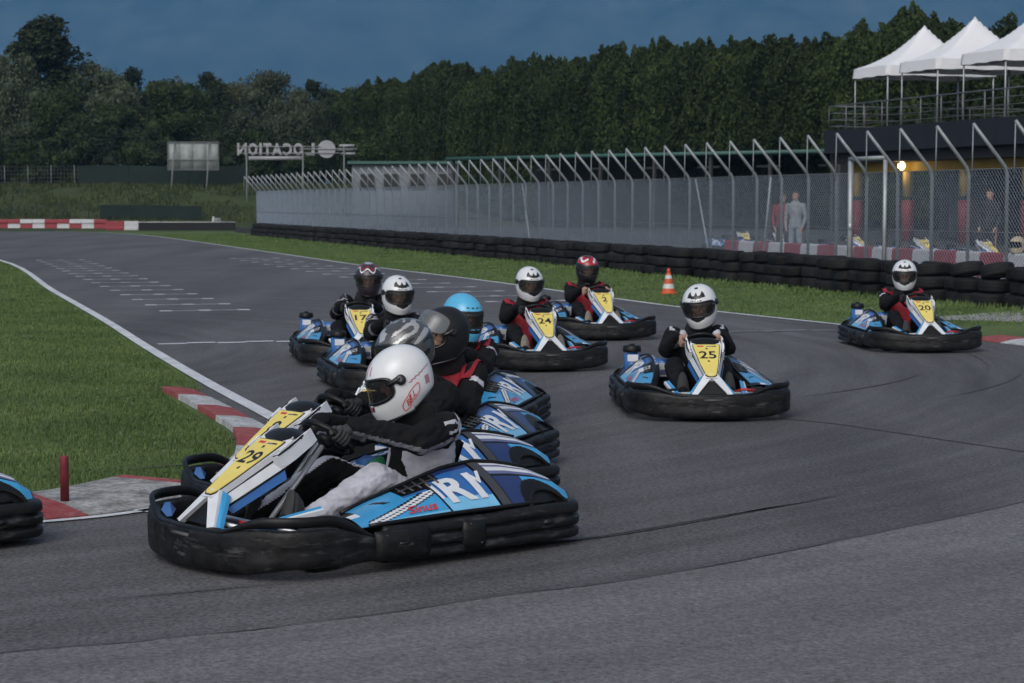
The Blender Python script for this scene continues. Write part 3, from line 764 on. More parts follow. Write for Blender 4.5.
    for v, (c, t), n_ in zip(me.vertices, cls, nor):
        if c == 'head': continue
        fr = noise.noise(v.co * 11 + Vector((lean * 50, 3, 1))) * .5 + (1 - 2.4 * abs(noise.noise(Vector((v.co.x * 19, v.co.y * 11, v.co.z * 24 + v.co.y * 9))))) * .42 + (1 - 2.4 * abs(noise.noise(Vector((v.co.x * 34 + v.co.y * 20, v.co.y * 24, v.co.z * 38))))) * .16
        amp = .016 if c[:2] in ('th', 'sh', 'ua', 'fa') else .015 if c[:2] in ('ua', 'fa', 'th', 'sh') else .008
        v.co += n_ * fr * amp
    def suit(p, c, t):
        s = -1 if c.endswith('L') else 1
        if style == 'whitepants':
            if c == 'torso':
                if p.z > .56: return 1 if .075 < abs(p.x - J['neck'].x * .6) < .135 and p.y < J['neck'].y + .06 else 0
                if p.z < .54 and p.y < -.23 and abs(p.x) > .06: return 1
                if p.z >= .54 and p.y < -.34 and abs(p.x) > .07: return 1
                if p.z < .30 and abs(p.x) > .1: return 1
                return 0
            if c[:2] == 'th' or c[:2] == 'sh':
                a, bb = (J['hip' + c[-1]], J['kn' + c[-1]]) if c[:2] == 'th' else (J['kn' + c[-1]], J['an' + c[-1]])
                ctr = a + (bb - a) * t
                return 1 if (p.x - ctr.x) * s > -.035 else 0
            if c[:2] == 'ua':
                a, bb = J['sh' + c[-1]], J['el' + c[-1]]; ctr = a + (bb - a) * t
                if t < .42 and p.y - ctr.y < -.034: return 1
                if p.z - ctr.z < -.030 and (p.x - ctr.x) * s > -.03: return 2 if p.z - ctr.z > -.06 else 0
                if t < .30 and (p.x - ctr.x) * s > .035:
                    rr = math.hypot(p.y - (ctr.y), p.z - ctr.z - .02); 
                    if .022 < rr < .036: return 1
            if c[:2] == 'fa':
                a, bb = J['el' + c[-1]], J['wr' + c[-1]]; ctr = a + (bb - a) * t
                if p.z - ctr.z < -.022: return 2 if p.z - ctr.z > -.045 else 0
            return 0
        if style == 'epaulette':
            if c[:2] == 'ua' and t < .22:
                a = J['sh' + c[-1]]; r = Vector((p.x - a.x - s * .01, p.y - a.y - .03))
                if p.z > a.z + .04 and abs(r.x) < .035 and abs(r.y) < .055 and not (abs(r.x) < .012 and abs(r.y) < .03): return 1
            if c[:2] == 'fa' and t > .55 and ((p.x - lerp(J['el' + c[-1]].x, J['wr' + c[-1]].x, t)) * s < .01): return 1 if t > .8 else 2
            if c[:2] == 'th' and t > .5 and p.z > .38 and abs(abs(p.x) - .12) < .01: return 1
            return 0
        if style == 'stripes':
            if c[:2] == 'ua' and t < .5 and abs(noise.noise(Vector((t * 9, p.x * 12, 0)))) < .10 : return 1
            if c[:2] == 'fa' and .3 < t < .4: return 2
            return 0
        if style == 'patch':
            if c[:2] == 'ua':
                a, bb = J['sh' + c[-1]], J['el' + c[-1]]; ctr = a + (bb - a) * t
                if .30 < t < .42 and (p.x - ctr.x) * s > .015 and p.z > ctr.z - .01: return 1
            return 0
        return 0
    mi = []
    V = me.vertices
    for poly in me.polygons:
        i = poly.vertices[0]; c, t = cls[i]; p = V[i].co
        if c == 'head':
            e = ff(poly.center); mi.append({'dark': 5, 'white': 4, 'brow': 6}.get(e, 3) if (hinv @ poly.center).y > .0 else 7)
        else: mi.append(suit(p, c, t))
    me.polygons.foreach_set('material_index', mi); me.polygons.foreach_set('use_smooth', [True] * len(mi))
    if bare:                                            # bare hands belong to the body itself
        bm = bmesh.new(); bm.from_mesh(me)
        for k in 'LR':
            hb = hand_mesh(*hands[k], J['wr' + k], .0095); hme = hb.mesh('hand', MATS); n0 = len(bm.faces); bm.from_mesh(hme)
            bm.faces.ensure_lookup_table()
            for i in range(n0, len(bm.faces)): bm.faces[i].material_index = 3; bm.faces[i].smooth = True
        bm.to_mesh(me); bm.free()
    person = link('person', me, None, loc, R(phi)); tag(person, name_label, 'person', group)
    if not bare:
        for k in 'LR': hand_mesh(*hands[k], J['wr' + k], .0115).build('glove', GLOVEG if style == 'whitepants' else GLOVE, person)
    for s, k in ((-1, 'L'), (1, 'R')):                    # shoes, soles towards the pedals
        b = MB(); a = J['an' + k]; u = Vector((0, -.30, .95)).normalized(); fwd_ = Vector((0, .95, .30)).normalized()
        ctr = a + fwd_ * .055 + u * .045
        m3 = Matrix((Vector((1, 0, 0)), u, fwd_)).transposed()
        rr = []
        for h, kx, ky in ((-.07, .55, .55), (-.05, .8, .75), (-.015, .95, .95), (.012, 1, 1)): rr.append([ctr + m3 @ Vector((.047 * kx * math.cos(q) * (1 - .12 * math.sin(q)), .135 * ky * math.sin(q), h)) for q in [2 * math.pi * i / 20 for i in range(20)]])
        b.rings(rr, 0)
        rr = [[ctr + m3 @ Vector((.050 * math.cos(q) * (1 - .12 * math.sin(q)), .140 * math.sin(q), h)) for q in [2 * math.pi * i / 20 for i in range(20)]] for h in (.013, .026)]
        b.rings(rr, 1); b.build('shoe', [SHOE, SOLE if soles else SOLED], person)
    if vest:
        bm = bmesh.new(); vid = {}
        P = J['neck']
        src = me
        def keep(i):
            c, t = cls[i] if i < len(cls) else ('x', 0)
            p = V[i].co
            if c == 'torso': return .16 < p.z < .675 + hz and (p.x - P.x * .6) ** 2 < .20 ** 2
            if c[:2] == 'ua': return t < .40 and abs(p.x - P.x * .7) < .25 and p.z > .54
            return False
        b = MB(); sel = [poly for poly in src.polygons if all(keep(i) for i in poly.vertices)]
        for poly in sel:
            for i in poly.vertices:
                if i not in vid: vid[i] = len(b.v); b.v.append(tuple(V[i].co + V[i].normal * (.012 + .004 * noise.noise(V[i].co * 15))))
            b.f.append([vid[i] for i in poly.vertices]); b.m.append(0); b.sm.append(True)
        b.build('vest', VEST, person, fix=False)
    if collar:
        b = MB(); n_ = 32
        base = Vector((nk.x, nk.y, nk.z)); hc = hm @ Vector((0, -.01, -.17)); 
        rings = []
        for dz, rx, ry in ((-.045, .118, .105), (-.03, .125, .112), (.0, .122, .115), (.05, .112, .114), (.075, .102, .106), (.06, .085, .09)):
            t = (dz + .045) / .12; cc = base.lerp(hc, t * .6)
            rings.append([Vector((cc.x + rx * math.cos(q), cc.y + ry * math.sin(q), base.z + dz + .010 * math.cos(q * 2))) for q in [2 * math.pi * i / n_ for i in range(n_)]])
        b.rings(rings, 0, cap=False); b.build('neck_collar', COLLAR, person)
    make_helmet(person, hel, hm, visor, vmat)
    return person
def build_stander(label, loc, rz, top, legs, hgt=1.74, hair=True):
    """somebody standing, hands at the sides"""
    k = hgt / 1.75; b = MB()
    S = lambda x, y, z: Vector((x, y, z)) * k
    def ell(z, rx, ry, y=0, n=18): return [S(rx * math.cos(2 * math.pi * q / n), y + ry * math.sin(2 * math.pi * q / n), z) for q in range(n)]
    b.rings([ell(.80, .10, .09), ell(.86, .16, .12), ell(.98, .165, .12), ell(1.10, .15, .11), ell(1.25, .18, .125), ell(1.38, .195, .115), ell(1.45, .15, .09), ell(1.50, .07, .07), ell(1.55, .055, .06)])
    for s in (-1, 1):
        b.capsule(S(s * .20, 0, 1.40), .062 * k, S(s * .25, -.02, 1.10), .048 * k); b.capsule(S(s * .25, -.02, 1.10), .048 * k, S(s * .22, .10, .90), .032 * k)
        b.capsule(S(s * .22, .10, .90), .030 * k, S(s * .20, .14, .82), .026 * k)
        for i in range(4): b.capsule(S(s * (.215 - .012 * i), .13 + .008 * i, .83), .010 * k, S(s * (.20 - .012 * i), .155 + .004 * i, .755), .009 * k, 8)
        b.capsule(S(s * .185, .12, .85), .012 * k, S(s * .17, .16, .80), .010 * k, 8)
        b.capsule(S(s * .09, 0, .86), .092 * k, S(s * .11, .01, .47), .064 * k); b.capsule(S(s * .11, .01, .47), .064 * k, S(s * .12, -.02, .09), .045 * k)
        b.capsule(S(s * .12, -.03, .045), .042 * k, S(s * .14, .15, .035), .035 * k)
    hm = Matrix.Translation(S(0, .015, 1.64)); head_solids(b, hm)
    def mods(o):
        m = o.modifiers.new('r', 'REMESH'); m.mode = 'VOXEL'; m.voxel_size = .011
        m = o.modifiers.new('s', 'SMOOTH'); m.factor = .5; m.iterations = 2
    me = evaluated(b.mesh('person', SUITB), [mods]); me.materials.clear()
    for m in (top, legs, SKIN, SHOE, EYED): me.materials.append(m)
    ff = face_bits(hm); mi = []
    for p in me.polygons:
        c = p.center / k
        if c.z > 1.52: mi.append(4 if ff(p.center) in ('dark', 'brow') else 2)
        elif c.z < .08: mi.append(3)
        elif abs(c.x) > .165 and c.z < .92: mi.append(2 if c.z < .88 else 0)
        elif c.z < .93: mi.append(1)
        else: mi.append(0)
    me.polygons.foreach_set('material_index', mi); me.polygons.foreach_set('use_smooth', [True] * len(mi))
    p = link('person', me, None, loc, rz); tag(p, label, 'person', 'onlookers behind the fence')
    b = MB(); rr = []
    for ph in range(-10, 91, 10):
        rr.append([hm @ Vector((.086 * math.cos(R(ph)) * math.cos(q), -.014 + .103 * math.cos(R(ph)) * math.sin(q) - (.02 if ph < 20 and math.sin(q) > 0 else 0) * 3 * max(0, math.sin(q)), .03 + .10 * math.sin(R(ph)) + (.04 * max(0, math.sin(q)) if ph < 20 else 0))) for q in [2 * math.pi * i / 18 for i in range(18)]])
    b.rings(rr, 0); b.build('hair', HAIR, p)
    return p
# ------------------------------------------------------------------ ground, track, markings
def ground_mat(name, cols, scales, rough=0.9, bump=0.4, bscale=80, stretch=None, bdist=0.01, spec=0.3):
    m = bpy.data.materials.new(name); m.use_nodes = True; n = m.node_tree; b = n.nodes['Principled BSDF']; b.inputs['Roughness'].default_value = rough; b.inputs['Specular IOR Level'].default_value = spec
    g = n.nodes.new('ShaderNodeNewGeometry'); src = g.outputs['Position']
    mp = n.nodes.new('ShaderNodeMapping'); n.links.new(src, mp.inputs['Vector'])
    if stretch: mp.inputs['Rotation'].default_value = (0, 0, stretch[0]); mp.inputs['Scale'].default_value = (stretch[1], stretch[2], 1)
    a = n.nodes.new('ShaderNodeTexNoise'); a.inputs['Scale'].default_value = scales[0]; a.inputs['Detail'].default_value = 5; n.links.new(mp.outputs[0], a.inputs['Vector'])
    c = n.nodes.new('ShaderNodeTexNoise'); c.inputs['Scale'].default_value = scales[1]; c.inputs['Detail'].default_value = 4; c.inputs['Roughness'].default_value = .7; n.links.new(src, c.inputs['Vector'])
    r1 = n.nodes.new('ShaderNodeValToRGB'); r1.color_ramp.elements[0].position = .32; r1.color_ramp.elements[1].position = .68
    r1.color_ramp.elements[0].color = cols[0] + (1,); r1.color_ramp.elements[1].color = cols[1] + (1,); n.links.new(a.outputs['Fac'], r1.inputs['Fac'])
    r2 = n.nodes.new('ShaderNodeMapRange'); r2.inputs['From Min'].default_value = .25; r2.inputs['From Max'].default_value = .75; r2.inputs['To Min'].default_value = cols[2]; r2.inputs['To Max'].default_value = 2 - cols[2]; n.links.new(c.outputs['Fac'], r2.inputs['Value'])
    h = n.nodes.new('ShaderNodeHueSaturation'); n.links.new(r1.outputs[0], h.inputs['Color']); n.links.new(r2.outputs[0], h.inputs['Value']); n.links.new(h.outputs[0], b.inputs['Base Color'])
    k = n.nodes.new('ShaderNodeTexNoise'); k.inputs['Scale'].default_value = bscale; k.inputs['Detail'].default_value = 4; n.links.new(src, k.inputs['Vector'])
    bp = n.nodes.new('ShaderNodeBump'); bp.inputs['Strength'].default_value = bump; bp.inputs['Distance'].default_value = bdist; n.links.new(k.outputs['Fac'], bp.inputs['Height']); n.links.new(bp.outputs[0], b.inputs['Normal'])
    return m
def arc_streaks(m, amt, C=(-10.6, 23.7), kr=3.2, ka=3.0):
    """worn bands swept round the bend: noise stretched along arcs about a centre"""
    n = m.node_tree; b = n.nodes['Principled BSDF']; old = b.inputs['Base Color'].links[0].from_socket
    g = n.nodes.new('ShaderNodeNewGeometry'); s = n.nodes.new('ShaderNodeVectorMath'); s.operation = 'SUBTRACT'; s.inputs[1].default_value = (C[0], C[1], 0); n.links.new(g.outputs['Position'], s.inputs[0])
    l = n.nodes.new('ShaderNodeVectorMath'); l.operation = 'LENGTH'; n.links.new(s.outputs[0], l.inputs[0])
    x = n.nodes.new('ShaderNodeSeparateXYZ'); n.links.new(s.outputs[0], x.inputs[0]); a = n.nodes.new('ShaderNodeMath'); a.operation = 'ARCTAN2'; n.links.new(x.outputs['Y'], a.inputs[0]); n.links.new(x.outputs['X'], a.inputs[1])
    m1 = n.nodes.new('ShaderNodeMath'); m1.operation = 'MULTIPLY'; m1.inputs[1].default_value = kr; n.links.new(l.outputs['Value'], m1.inputs[0])
    m2 = n.nodes.new('ShaderNodeMath'); m2.operation = 'MULTIPLY'; m2.inputs[1].default_value = ka; n.links.new(a.outputs[0], m2.inputs[0])
    c = n.nodes.new('ShaderNodeCombineXYZ'); n.links.new(m1.outputs[0], c.inputs[0]); n.links.new(m2.outputs[0], c.inputs[1])
    z = n.nodes.new('ShaderNodeTexNoise'); z.inputs['Scale'].default_value = 1; z.inputs['Detail'].default_value = 7; z.inputs['Roughness'].default_value = .62; n.links.new(c.outputs[0], z.inputs['Vector'])
    r = n.nodes.new('ShaderNodeMapRange'); r.inputs['From Min'].default_value = .3; r.inputs['From Max'].default_value = .7; r.inputs['To Min'].default_value = 1 - amt; r.inputs['To Max'].default_value = 1 + amt; n.links.new(z.outputs['Fac'], r.inputs['Value'])
    h = n.nodes.new('ShaderNodeHueSaturation'); n.links.new(old, h.inputs['Color']); n.links.new(r.outputs[0], h.inputs['Value']); n.links.new(h.outputs[0], b.inputs['Base Color'])
GRASS = ground_mat('grass_ground', ((.060, .098, .029), (.116, .162, .052), .6), (.45, 14), .95, .8, 60)
ASPH = ground_mat('asphalt_old', ((.080, .078, .083), (.130, .126, .132), .18), (.30, 44), .82, .55, 130, (TH, 2.2, .30), .006)
ASPN = ground_mat('asphalt_newer', ((.134, .131, .137), (.166, .162, .170), .30), (.35, 48), .85, .55, 130, (.35, .5, 2.5), .006)
arc_streaks(ASPH, .26); arc_streaks(ASPN, .20, kr=2.6)
PAINT = ground_mat('road_paint', ((.52, .53, .56), (.74, .75, .78), .72), (1.6, 30), .7, .3, 60)
PAINTF = ground_mat('worn_paint', ((.46, .46, .48), (.66, .66, .68), .6), (3.0, 30), .7, .3, 60)
SEAM = ground_mat('tar_seam', ((.040, .040, .041), (.085, .085, .086), .6), (3, 30), .6)
KRED = ground_mat('kerb_red', ((.30, .05, .055), (.34, .11, .105), .45), (7, 30), .75, .5, 40)
KWHT = ground_mat('kerb_white', ((.58, .58, .60), (.36, .36, .36), .5), (7.0, 30), .75, .5, 40)
KGRY = ground_mat('kerb_concrete', ((.18, .175, .17), (.44, .435, .43), .4), (7, 30), .85, .6, 40)
STONE = ground_mat('gravel', ((.20, .20, .20), (.42, .41, .40), .35), (6, 18), .9, 1.0, 20, bdist=.03)
DIRT = ground_mat('bare_earth', ((.035, .032, .024), (.065, .058, .042), .5), (2, 22), .95, .8, 40)
PAVE = ground_mat('paddock_concrete', ((.040, .040, .042), (.065, .065, .067), .7), (.6, 20), .9)

def sheet(name, pts, z, m, kind='structure'):
    b = MB(); b.poly([(p[0], p[1]) for p in pts], None, 0, Matrix.Translation((0, 0, z))); o = b.build(name, m, fix=False); tag(o, kind=kind)
    me = o.data
    for p in me.polygons:
        if p.normal.z < 0: p.flip()
    me.update(); return o
def strip(b, pts, w, z, m=0):
    pts = [Vector((p[0], p[1], 0)) for p in pts]; rows = []
    for i, p in enumerate(pts):
        t = (pts[min(i + 1, len(pts) - 1)] - pts[max(i - 1, 0)]).normalized(); n = Vector((-t.y, t.x, 0)) * (w / 2)
        rows.append([p + n + Vector((0, 0, z)), p - n + Vector((0, 0, z))])
    b.rings(rows, m, closed=False, cap=False, sm=False)
sheet('ground', [(-15000, -300), (15000, -300), (15000, 16000), (-15000, 16000)], 0, GRASS)
left_edge = catmull([G(*p) for p in ((-420, 231), (-220, 236), (-90, 245), (0, 260.5), (53, 291), (102, 319), (146, 347), (205, 382), (272, 418))] + [Vector((-1.52, 15, 0)), Vector((-1.42, 13.6, 0)), Vector((-1.62, 12.35, 0)), Vector((-2.15, 11.45, 0)), Vector((-2.75, 11.0, 0)), Vector((-3.7, 10.6, 0)), Vector((-6, 10.0, 0)), Vector((-14, 9.4, 0))], 6)
right_edge = catmull([G(*p) for p in ((-420, 229.6), (-100, 230.6), (20, 231), (75, 231.8), (120, 233.6), (160, 237), (260, 251), (362, 265.7), (480, 280.4), (600, 297), (700, 310), (830, 324), (975, 340), (1024, 345.5), (1120, 356), (1400, 388))], 6)
track = [(p.x, p.y) for p in left_edge] + [(-14, -12), (40, -12)] + [(p.x, p.y) for p in reversed(right_edge)]
sheet('track', track, .004, ASPH)
newer = [G(*p) for p in ((-60, 663), (0, 655), (120, 645), (250, 632), (380, 616), (500, 598), (640, 580), (760, 558), (900, 530), (1024, 503), (1180, 462))]
newer = catmull(newer, 5)
sheet('track_resurfaced', [(p.x, p.y) for p in newer] + [(14, 14), (14, -11.9), (-4, -11.9)], .008, ASPN)
b = MB(); strip(b, [p + Vector((.02 * noise.noise(p * 2), .03 * noise.noise(p * 3), 0)) for p in newer], .014, .012)
strip(b, catmull([G(*p) for p in ((690, 417), (770, 419), (830, 424), (900, 434), (960, 443), (1024, 452.5), (1100, 466))], 5), .025, .008)
tag(b.build('track_seam', SEAM, fix=False), kind='structure')
apr = [p for p in left_edge if 12.2 < p.y < 20.5]; aq = []
for i, p in enumerate(apr):
    t = (apr[min(i + 1, len(apr) - 1)] - apr[max(i - 1, 0)]).normalized(); aq.append(p + Vector((t.y, -t.x, 0)) * (.42 if 0 < i < len(apr) - 1 else .02))
sheet('track_apron', [(p.x + .12, p.y) for p in apr] + [(p.x, p.y) for p in reversed(aq)], .0025, ASPH)
# painted markings (one sheet of paint)
b = MB()
le = [p for p in left_edge]
strip(b, le[:-24], .135, .012, 0)
strip(b, le[-32:], .07, .012, 0)
strip(b, right_edge[:-18], .11, .012, 0)
nrm = Vector((math.cos(TH), math.sin(TH), 0)); alo = Vector((-math.sin(TH), math.cos(TH), 0))
p0 = G(150, 345)
for k in range(25):                                    # staggered start line
    a = p0 + nrm * (.10 + .375 * k) + alo * (.10 if k % 2 else .0); strip(b, [a, a + nrm * .36], .15, .012, 0 if k < 9 else 2)
def slots(X0, X1, D0, D1, step, frac):
    D = D0
    while D < D1:
        a, c = L(X0, D), L(X1, D + (X1 - X0) * 0); c = a + nrm * ((X1 - X0) * math.cos(TH))
        strip(b, [a, c], .085, .0122, 1)
        for q in (a, (a + c) / 2, c): strip(b, [q - nrm * .10, q + nrm * .10], .26, .0135, 0 if q is not (a + c) / 2 else 1)
        D += step
slots(4.42, 5.76, 32.7, 62, 1.9, 1); slots(10.65, 12.1, 33.8, 64, 1.95, 1)
PAINTX = ground_mat('faded_paint', ((.13, .13, .135), (.30, .30, .31), .5), (2.0, 30), .7, .3, 60)
tag(b.build('track_marking', [PAINT, PAINTF, PAINTX], fix=False), kind='structure')
# rubber laid down on the racing lines: many faint thin streaks
MARK = ground_mat('rubber_mark', ((.070, .069, .072), (.104, .102, .106), .2), (1.5, 44), .75, .4, 130)
b = MB(); rm = random.Random(8)
lines = []
for k in range(12):                                    # sweeping round the bend, parallel to the join in the surface
    off = rm.uniform(.1, 7.5); i0 = rm.randint(0, len(newer) - 22); n_ = rm.randint(9, 22); seg = newer[i0:i0 + n_]
    ph = rm.uniform(0, 9); lines.append(([Vector((p.x - .15 * off, p.y + off * (1 + .05 * (p.x - seg[0].x)) + .08 * noise.noise(Vector((p.x * .6, ph, 0))), 0)) for p in seg], rm.uniform(.012, .05)))
path = catmull([Vector(q) for q in ((3.2, 33, 0), (1.6, 26, 0), (.3, 20, 0), (-.5, 16, 0), (-.75, 13.2, 0), (-1.2, 11, 0), (-2.4, 9.6, 0), (-4.6, 8.7, 0), (-8, 8.2, 0))], 7)
for k in range(9):
    off = rm.gauss(.3, .8); i0 = rm.randint(0, len(path) - 14); n_ = rm.randint(7, 14); seg = path[i0:i0 + n_]; row = []
    for i, p in enumerate(seg):
        t = (seg[min(i + 1, n_ - 1)] - seg[max(i - 1, 0)]).normalized(); row.append(p + Vector((-t.y, t.x, 0)) * max(off, -.55) * -1)
    lines.append((row, rm.uniform(.015, .06)))
for k in range(8):                                    # wide loops from the right hand side
    r0 = rm.uniform(6.5, 13); a0 = rm.uniform(.2, 1.3); cx, cy = -2.5 + rm.uniform(-.6, .6), 23.5
    lines.append(([Vector((cx + r0 * math.cos(a0 - q * .045) * 1.0, cy - r0 * math.sin(a0 - q * .045), 0)) for q in range(rm.randint(10, 22))], rm.uniform(.012, .045)))
for row, w in lines:
    if min(p.y for p in row) < 5.5: continue
    row = [p for p in row]; k = len(row); rows = []
    for i, p in enumerate(row):
        t = (row[min(i + 1, k - 1)] - row[max(i - 1, 0)]).normalized(); n_ = Vector((-t.y, t.x, 0)) * (w / 2 * math.sin(math.pi * (i + .15) / (k - .7)))
        rows.append([p + n_ + Vector((0, 0, .0095)), p - n_ + Vector((0, 0, .0095))])
    b.rings(rows, 0, closed=False, cap=False, sm=False)
tag(b.build('tyre_mark', MARK, fix=False), kind='structure')
# kerbs
def kerb(path, w, h, seq, n, side=1):
    """blocks along a path, low at the track side"""
    pts = catmull([Vector((p[0], p[1], 0)) for p in path], n)
    b = MB()
    for i in range(len(pts) - 1):
        pr = []
        for j in (i, i + 1):
            t = (pts[min(j + 1, len(pts) - 1)] - pts[max(j - 1, 0)]).normalized(); nn = Vector((-t.y, t.x, 0)) * side; p = pts[j]
            pr.append([p + Vector((0, 0, .0)), p + Vector((0, 0, .014)), p + nn * w * .45 + Vector((0, 0, h * .8)), p + nn * w + Vector((0, 0, h)), p + nn * w])
        b.rings(pr, seq[i % len(seq)] if len(seq) < 50 else seq[i], closed=False, cap=False, sm=False)
    return b
kp = [G(*p) for p in ((194, 390.5), (211, 398.5), (232, 409), (252, 420), (272, 432))] + [Vector((-1.68, 14.3, 0)), Vector((-1.62, 13.4, 0)), Vector((-1.80, 12.6, 0))]
b = kerb(kp, .30, .05, [0, 0, 1, 1], 2, side=-1); 
k1 = b.build('kerb', [KRED, KWHT, KGRY], fix=False); tag(k1, kind='structure')
kp = [Vector((-1.72, 12.4, 0)), Vector((-2.14, 11.56, 0)), Vector((-2.75, 11.09, 0)), Vector((-3.7, 10.69, 0)), Vector((-6, 10.10, 0)), Vector((-12, 9.55, 0))]
seq = [0, 0, 2, 2, 2, 2, 2, 2, 2, 2, 2, 2, 0, 0, 2, 2, 2] * 3
b = kerb(kp, .85, .045, [0, 2, 2, 2, 2, 2, 2, 2, 2, 0, 0, 2, 2, 2, 1, 1, 2, 2, 2, 0, 0, 2, 2, 2], 6, side=-1); tag(b.build('apex_kerb', [KRED, KWHT, KGRY], fix=False), kind='structure')
kp = [G(*p) for p in ((972, 340.2), (1000, 343.4), (1026, 346.4), (1060, 350.2), (1100, 354.6))]
b = kerb(kp, .45, .06, [0, 0, 1, 1], 2, side=1); tag(b.build('far_kerb', [KRED, KWHT, KGRY], fix=False), kind='structure')
sheet('gravel_patch', catmull([G(*p) for p in ((925, 318), (965, 315), (1010, 312), (1090, 312), (1090, 323), (1030, 322.5), (985, 321), (950, 320.5), (925, 318))], 4)[:-1], .008, STONE)
edge_dirt = [Vector((-2.6, 12.55, 0)), Vector((-3.0, 12.15, 0)), Vector((-3.8, 11.85, 0)), Vector((-6, 11.3, 0)), Vector((-6, 11.0, 0)), Vector((-3.8, 11.5, 0)), Vector((-2.7, 11.8, 0)), Vector((-2.3, 12.2, 0))]
sheet('worn_verge', catmull(edge_dirt + edge_dirt[:1], 4)[:-1], .006, DIRT)
sheet('verge_dirt', catmull([G(*p) for p in ((152, 387), (170, 385.5), (190, 387.5), (200, 392), (182, 393), (164, 391), (152, 387))], 4)[:-1], .006, DIRT)

# ------------------------------------------------------------------ grass blades (uncountable)
def blade_mat(name, a, c):
    return ground_mat(name, (a, c, .75), (.8, 9), .7, 0, 10)
BL = blade_mat('grass_blades', (.068, .116, .034), (.136, .196, .064))
BLT = mat('clover_flower', (.3, .3, .26), .8)
def left_x(y):
    best = None
    for p, q in zip(le, le[1:]):
        if min(p.y, q.y) <= y <= max(p.y, q.y) and abs(p.y - q.y) > 1e-6:
            x = p.x + (q.x - p.x) * (y - p.y) / (q.y - p.y); best = x if best is None else min(best, x)
    return best
def blades(b, p, h, w, rnd):
    a = rnd.uniform(0, 6.283); d = Vector((math.cos(a), math.sin(a), 0)); n = Vector((-d.y, d.x, 0)) * (rnd.uniform(-.6, .6) * h)
    b.v += [tuple(p - d * w), tuple(p + d * w), tuple(p + n * .45 + d * w * .55 + Vector((0, 0, h * .6))), tuple(p + n + Vector((0, 0, h)))]
    o = len(b.v) - 4; b.f += [[o, o + 1, o + 2], [o, o + 2, o + 3]]; b.m += [0, 0]; b.sm += [False, False]
rnd = random.Random(5); b = MB(); BLF = MB(); cnt = 0
while cnt < 165000:
    y = 11.0 * (75 / 11.0) ** rnd.random(); lx = left_x(y)
    if lx is None: continue
    if y < 12.3: lx = -2.6 - (12.3 - y) * 1.5
    gap = (.12 + .1 * rnd.random()) if y > 19.0 else (.60 if y > 12.5 else .35)
    x = lx - gap - rnd.random() ** 1.25 * (y * .20 + 3.0)
    if x < -.285 * y - .6 and rnd.random() < min(1, (-.285 * y - .6 - x) / (1.2 + .08 * y)): continue
    if y < 12.35 and y < 11.9 - (x + 3) * -.15: 
        if y < 11.75: continue
    s = noise.noise(Vector((x * 1.3, y * 1.3, 0)))
    h = rnd.uniform(.010, .032) * (1 + .5 * s) * (1 + y / 80); p = Vector((x, y, 0))
    blades(b, p, h, (.0022 + .00018 * y) * rnd.uniform(.6, 1.3), rnd); cnt += 1
for k in range(70):
    y = 12.0 * (30 / 12.0) ** rnd.random(); x = (left_x(y) or -2) - .9 - rnd.random() * 5; b2 = BLF
    BLF.lathe([(.0, .0), (.007, .0), (.008, .005), (.0, .007)], (x, y, .038), 6)
tag(BLF.build('clover_flowers', BLT, fix=False), 'tiny white clover flowers dotted over the infield grass', 'flowers', kind='stuff')
tag(b.build('infield_grass', BL, fix=False), 'short green grass of the infield beside the kerb', 'grass', kind='stuff')
b = MB(); cnt = 0
def right_X0(p): return p.x + p.y * TT
while cnt < 60000:
    D = 29 * (112 / 29) ** rnd.random(); p = G(512, 300); X0 = rnd.uniform(13.0, 18.7); p = L(X0, D)
    px = 512 + F * p.x / p.y; ey = interp([(q.x, q.y) for q in RE_PX], px) if False else None
    # keep off the asphalt: compare with the right edge
    j = min(range(len(right_edge)), key=lambda i: abs(right_edge[i].y - D)) if cnt % 50 == 0 else None
    xe = None
    if X0 < 14.3:
        for q, r in zip(right_edge, right_edge[1:]):
            if min(q.y, r.y) <= D <= max(q.y, r.y) and abs(q.y - r.y) > 1e-6: xe = q.x + (r.x - q.x) * (D - q.y) / (r.y - q.y); break
        if xe is not None and p.x < xe + .15: cnt += 0; continue
    s = noise.noise(Vector((p.x * .8, p.y * .8, 2))); far = smooth(17.2, 18.6, X0)
    blades(b, p, rnd.uniform(.010, .034) * (1 + .5 * s) * (1 + far * 2.2), .004 + .0003 * D * rnd.uniform(.6, 1.3), rnd); cnt += 1
tag(b.build('verge_grass', BL, fix=False), 'green grass strip between the track and the tyre wall', 'grass', kind='stuff')

# ------------------------------------------------------------------ embankment, mountain
def emb_z(x, y):
    f = smooth(131, 150, y - .06 * x); g_ = 1 - smooth(-14, 4, x)
    return 2.95 * f * g_ + (.18 * noise.noise(Vector((x * .15, y * .2, 0))) * f * g_)
EMB = ground_mat('rough_grass', ((.034, .050, .018), (.072, .090, .032), .55), (.25, 3), .95, .8, 12, bdist=.1)
b = MB(); nx, ny = 120, 40; vs_ = []
for j in range(ny + 1):
    for i in range(nx + 1):
        x = -170 + 176 * i / nx; y = 121 + (46 * (j / 30) if j < 30 else 46 + (j - 30) * 30); vs_.append((x, y, emb_z(x, y) + (-.06 if j == 0 or i == nx else .012)))
b.add(vs_, [(j * (nx + 1) + i, j * (nx + 1) + i + 1, (j + 1) * (nx + 1) + i + 1, (j + 1) * (nx + 1) + i) for j in range(ny) for i in range(nx)], 0, True)
tag(b.build('embankment', EMB, fix=False), kind='structure')
b = MB(); cnt = 0
while cnt < 16000:
    y = rnd.uniform(134, 153); x = rnd.uniform(-50, -6); z = emb_z(x, y)
    if noise.noise(Vector((x * .3, y * .4, 7))) < -.25: continue
    blades(b, Vector((x, y, z)), rnd.uniform(.12, .36), .05 * rnd.uniform(.6, 1.4), rnd); cnt += 1
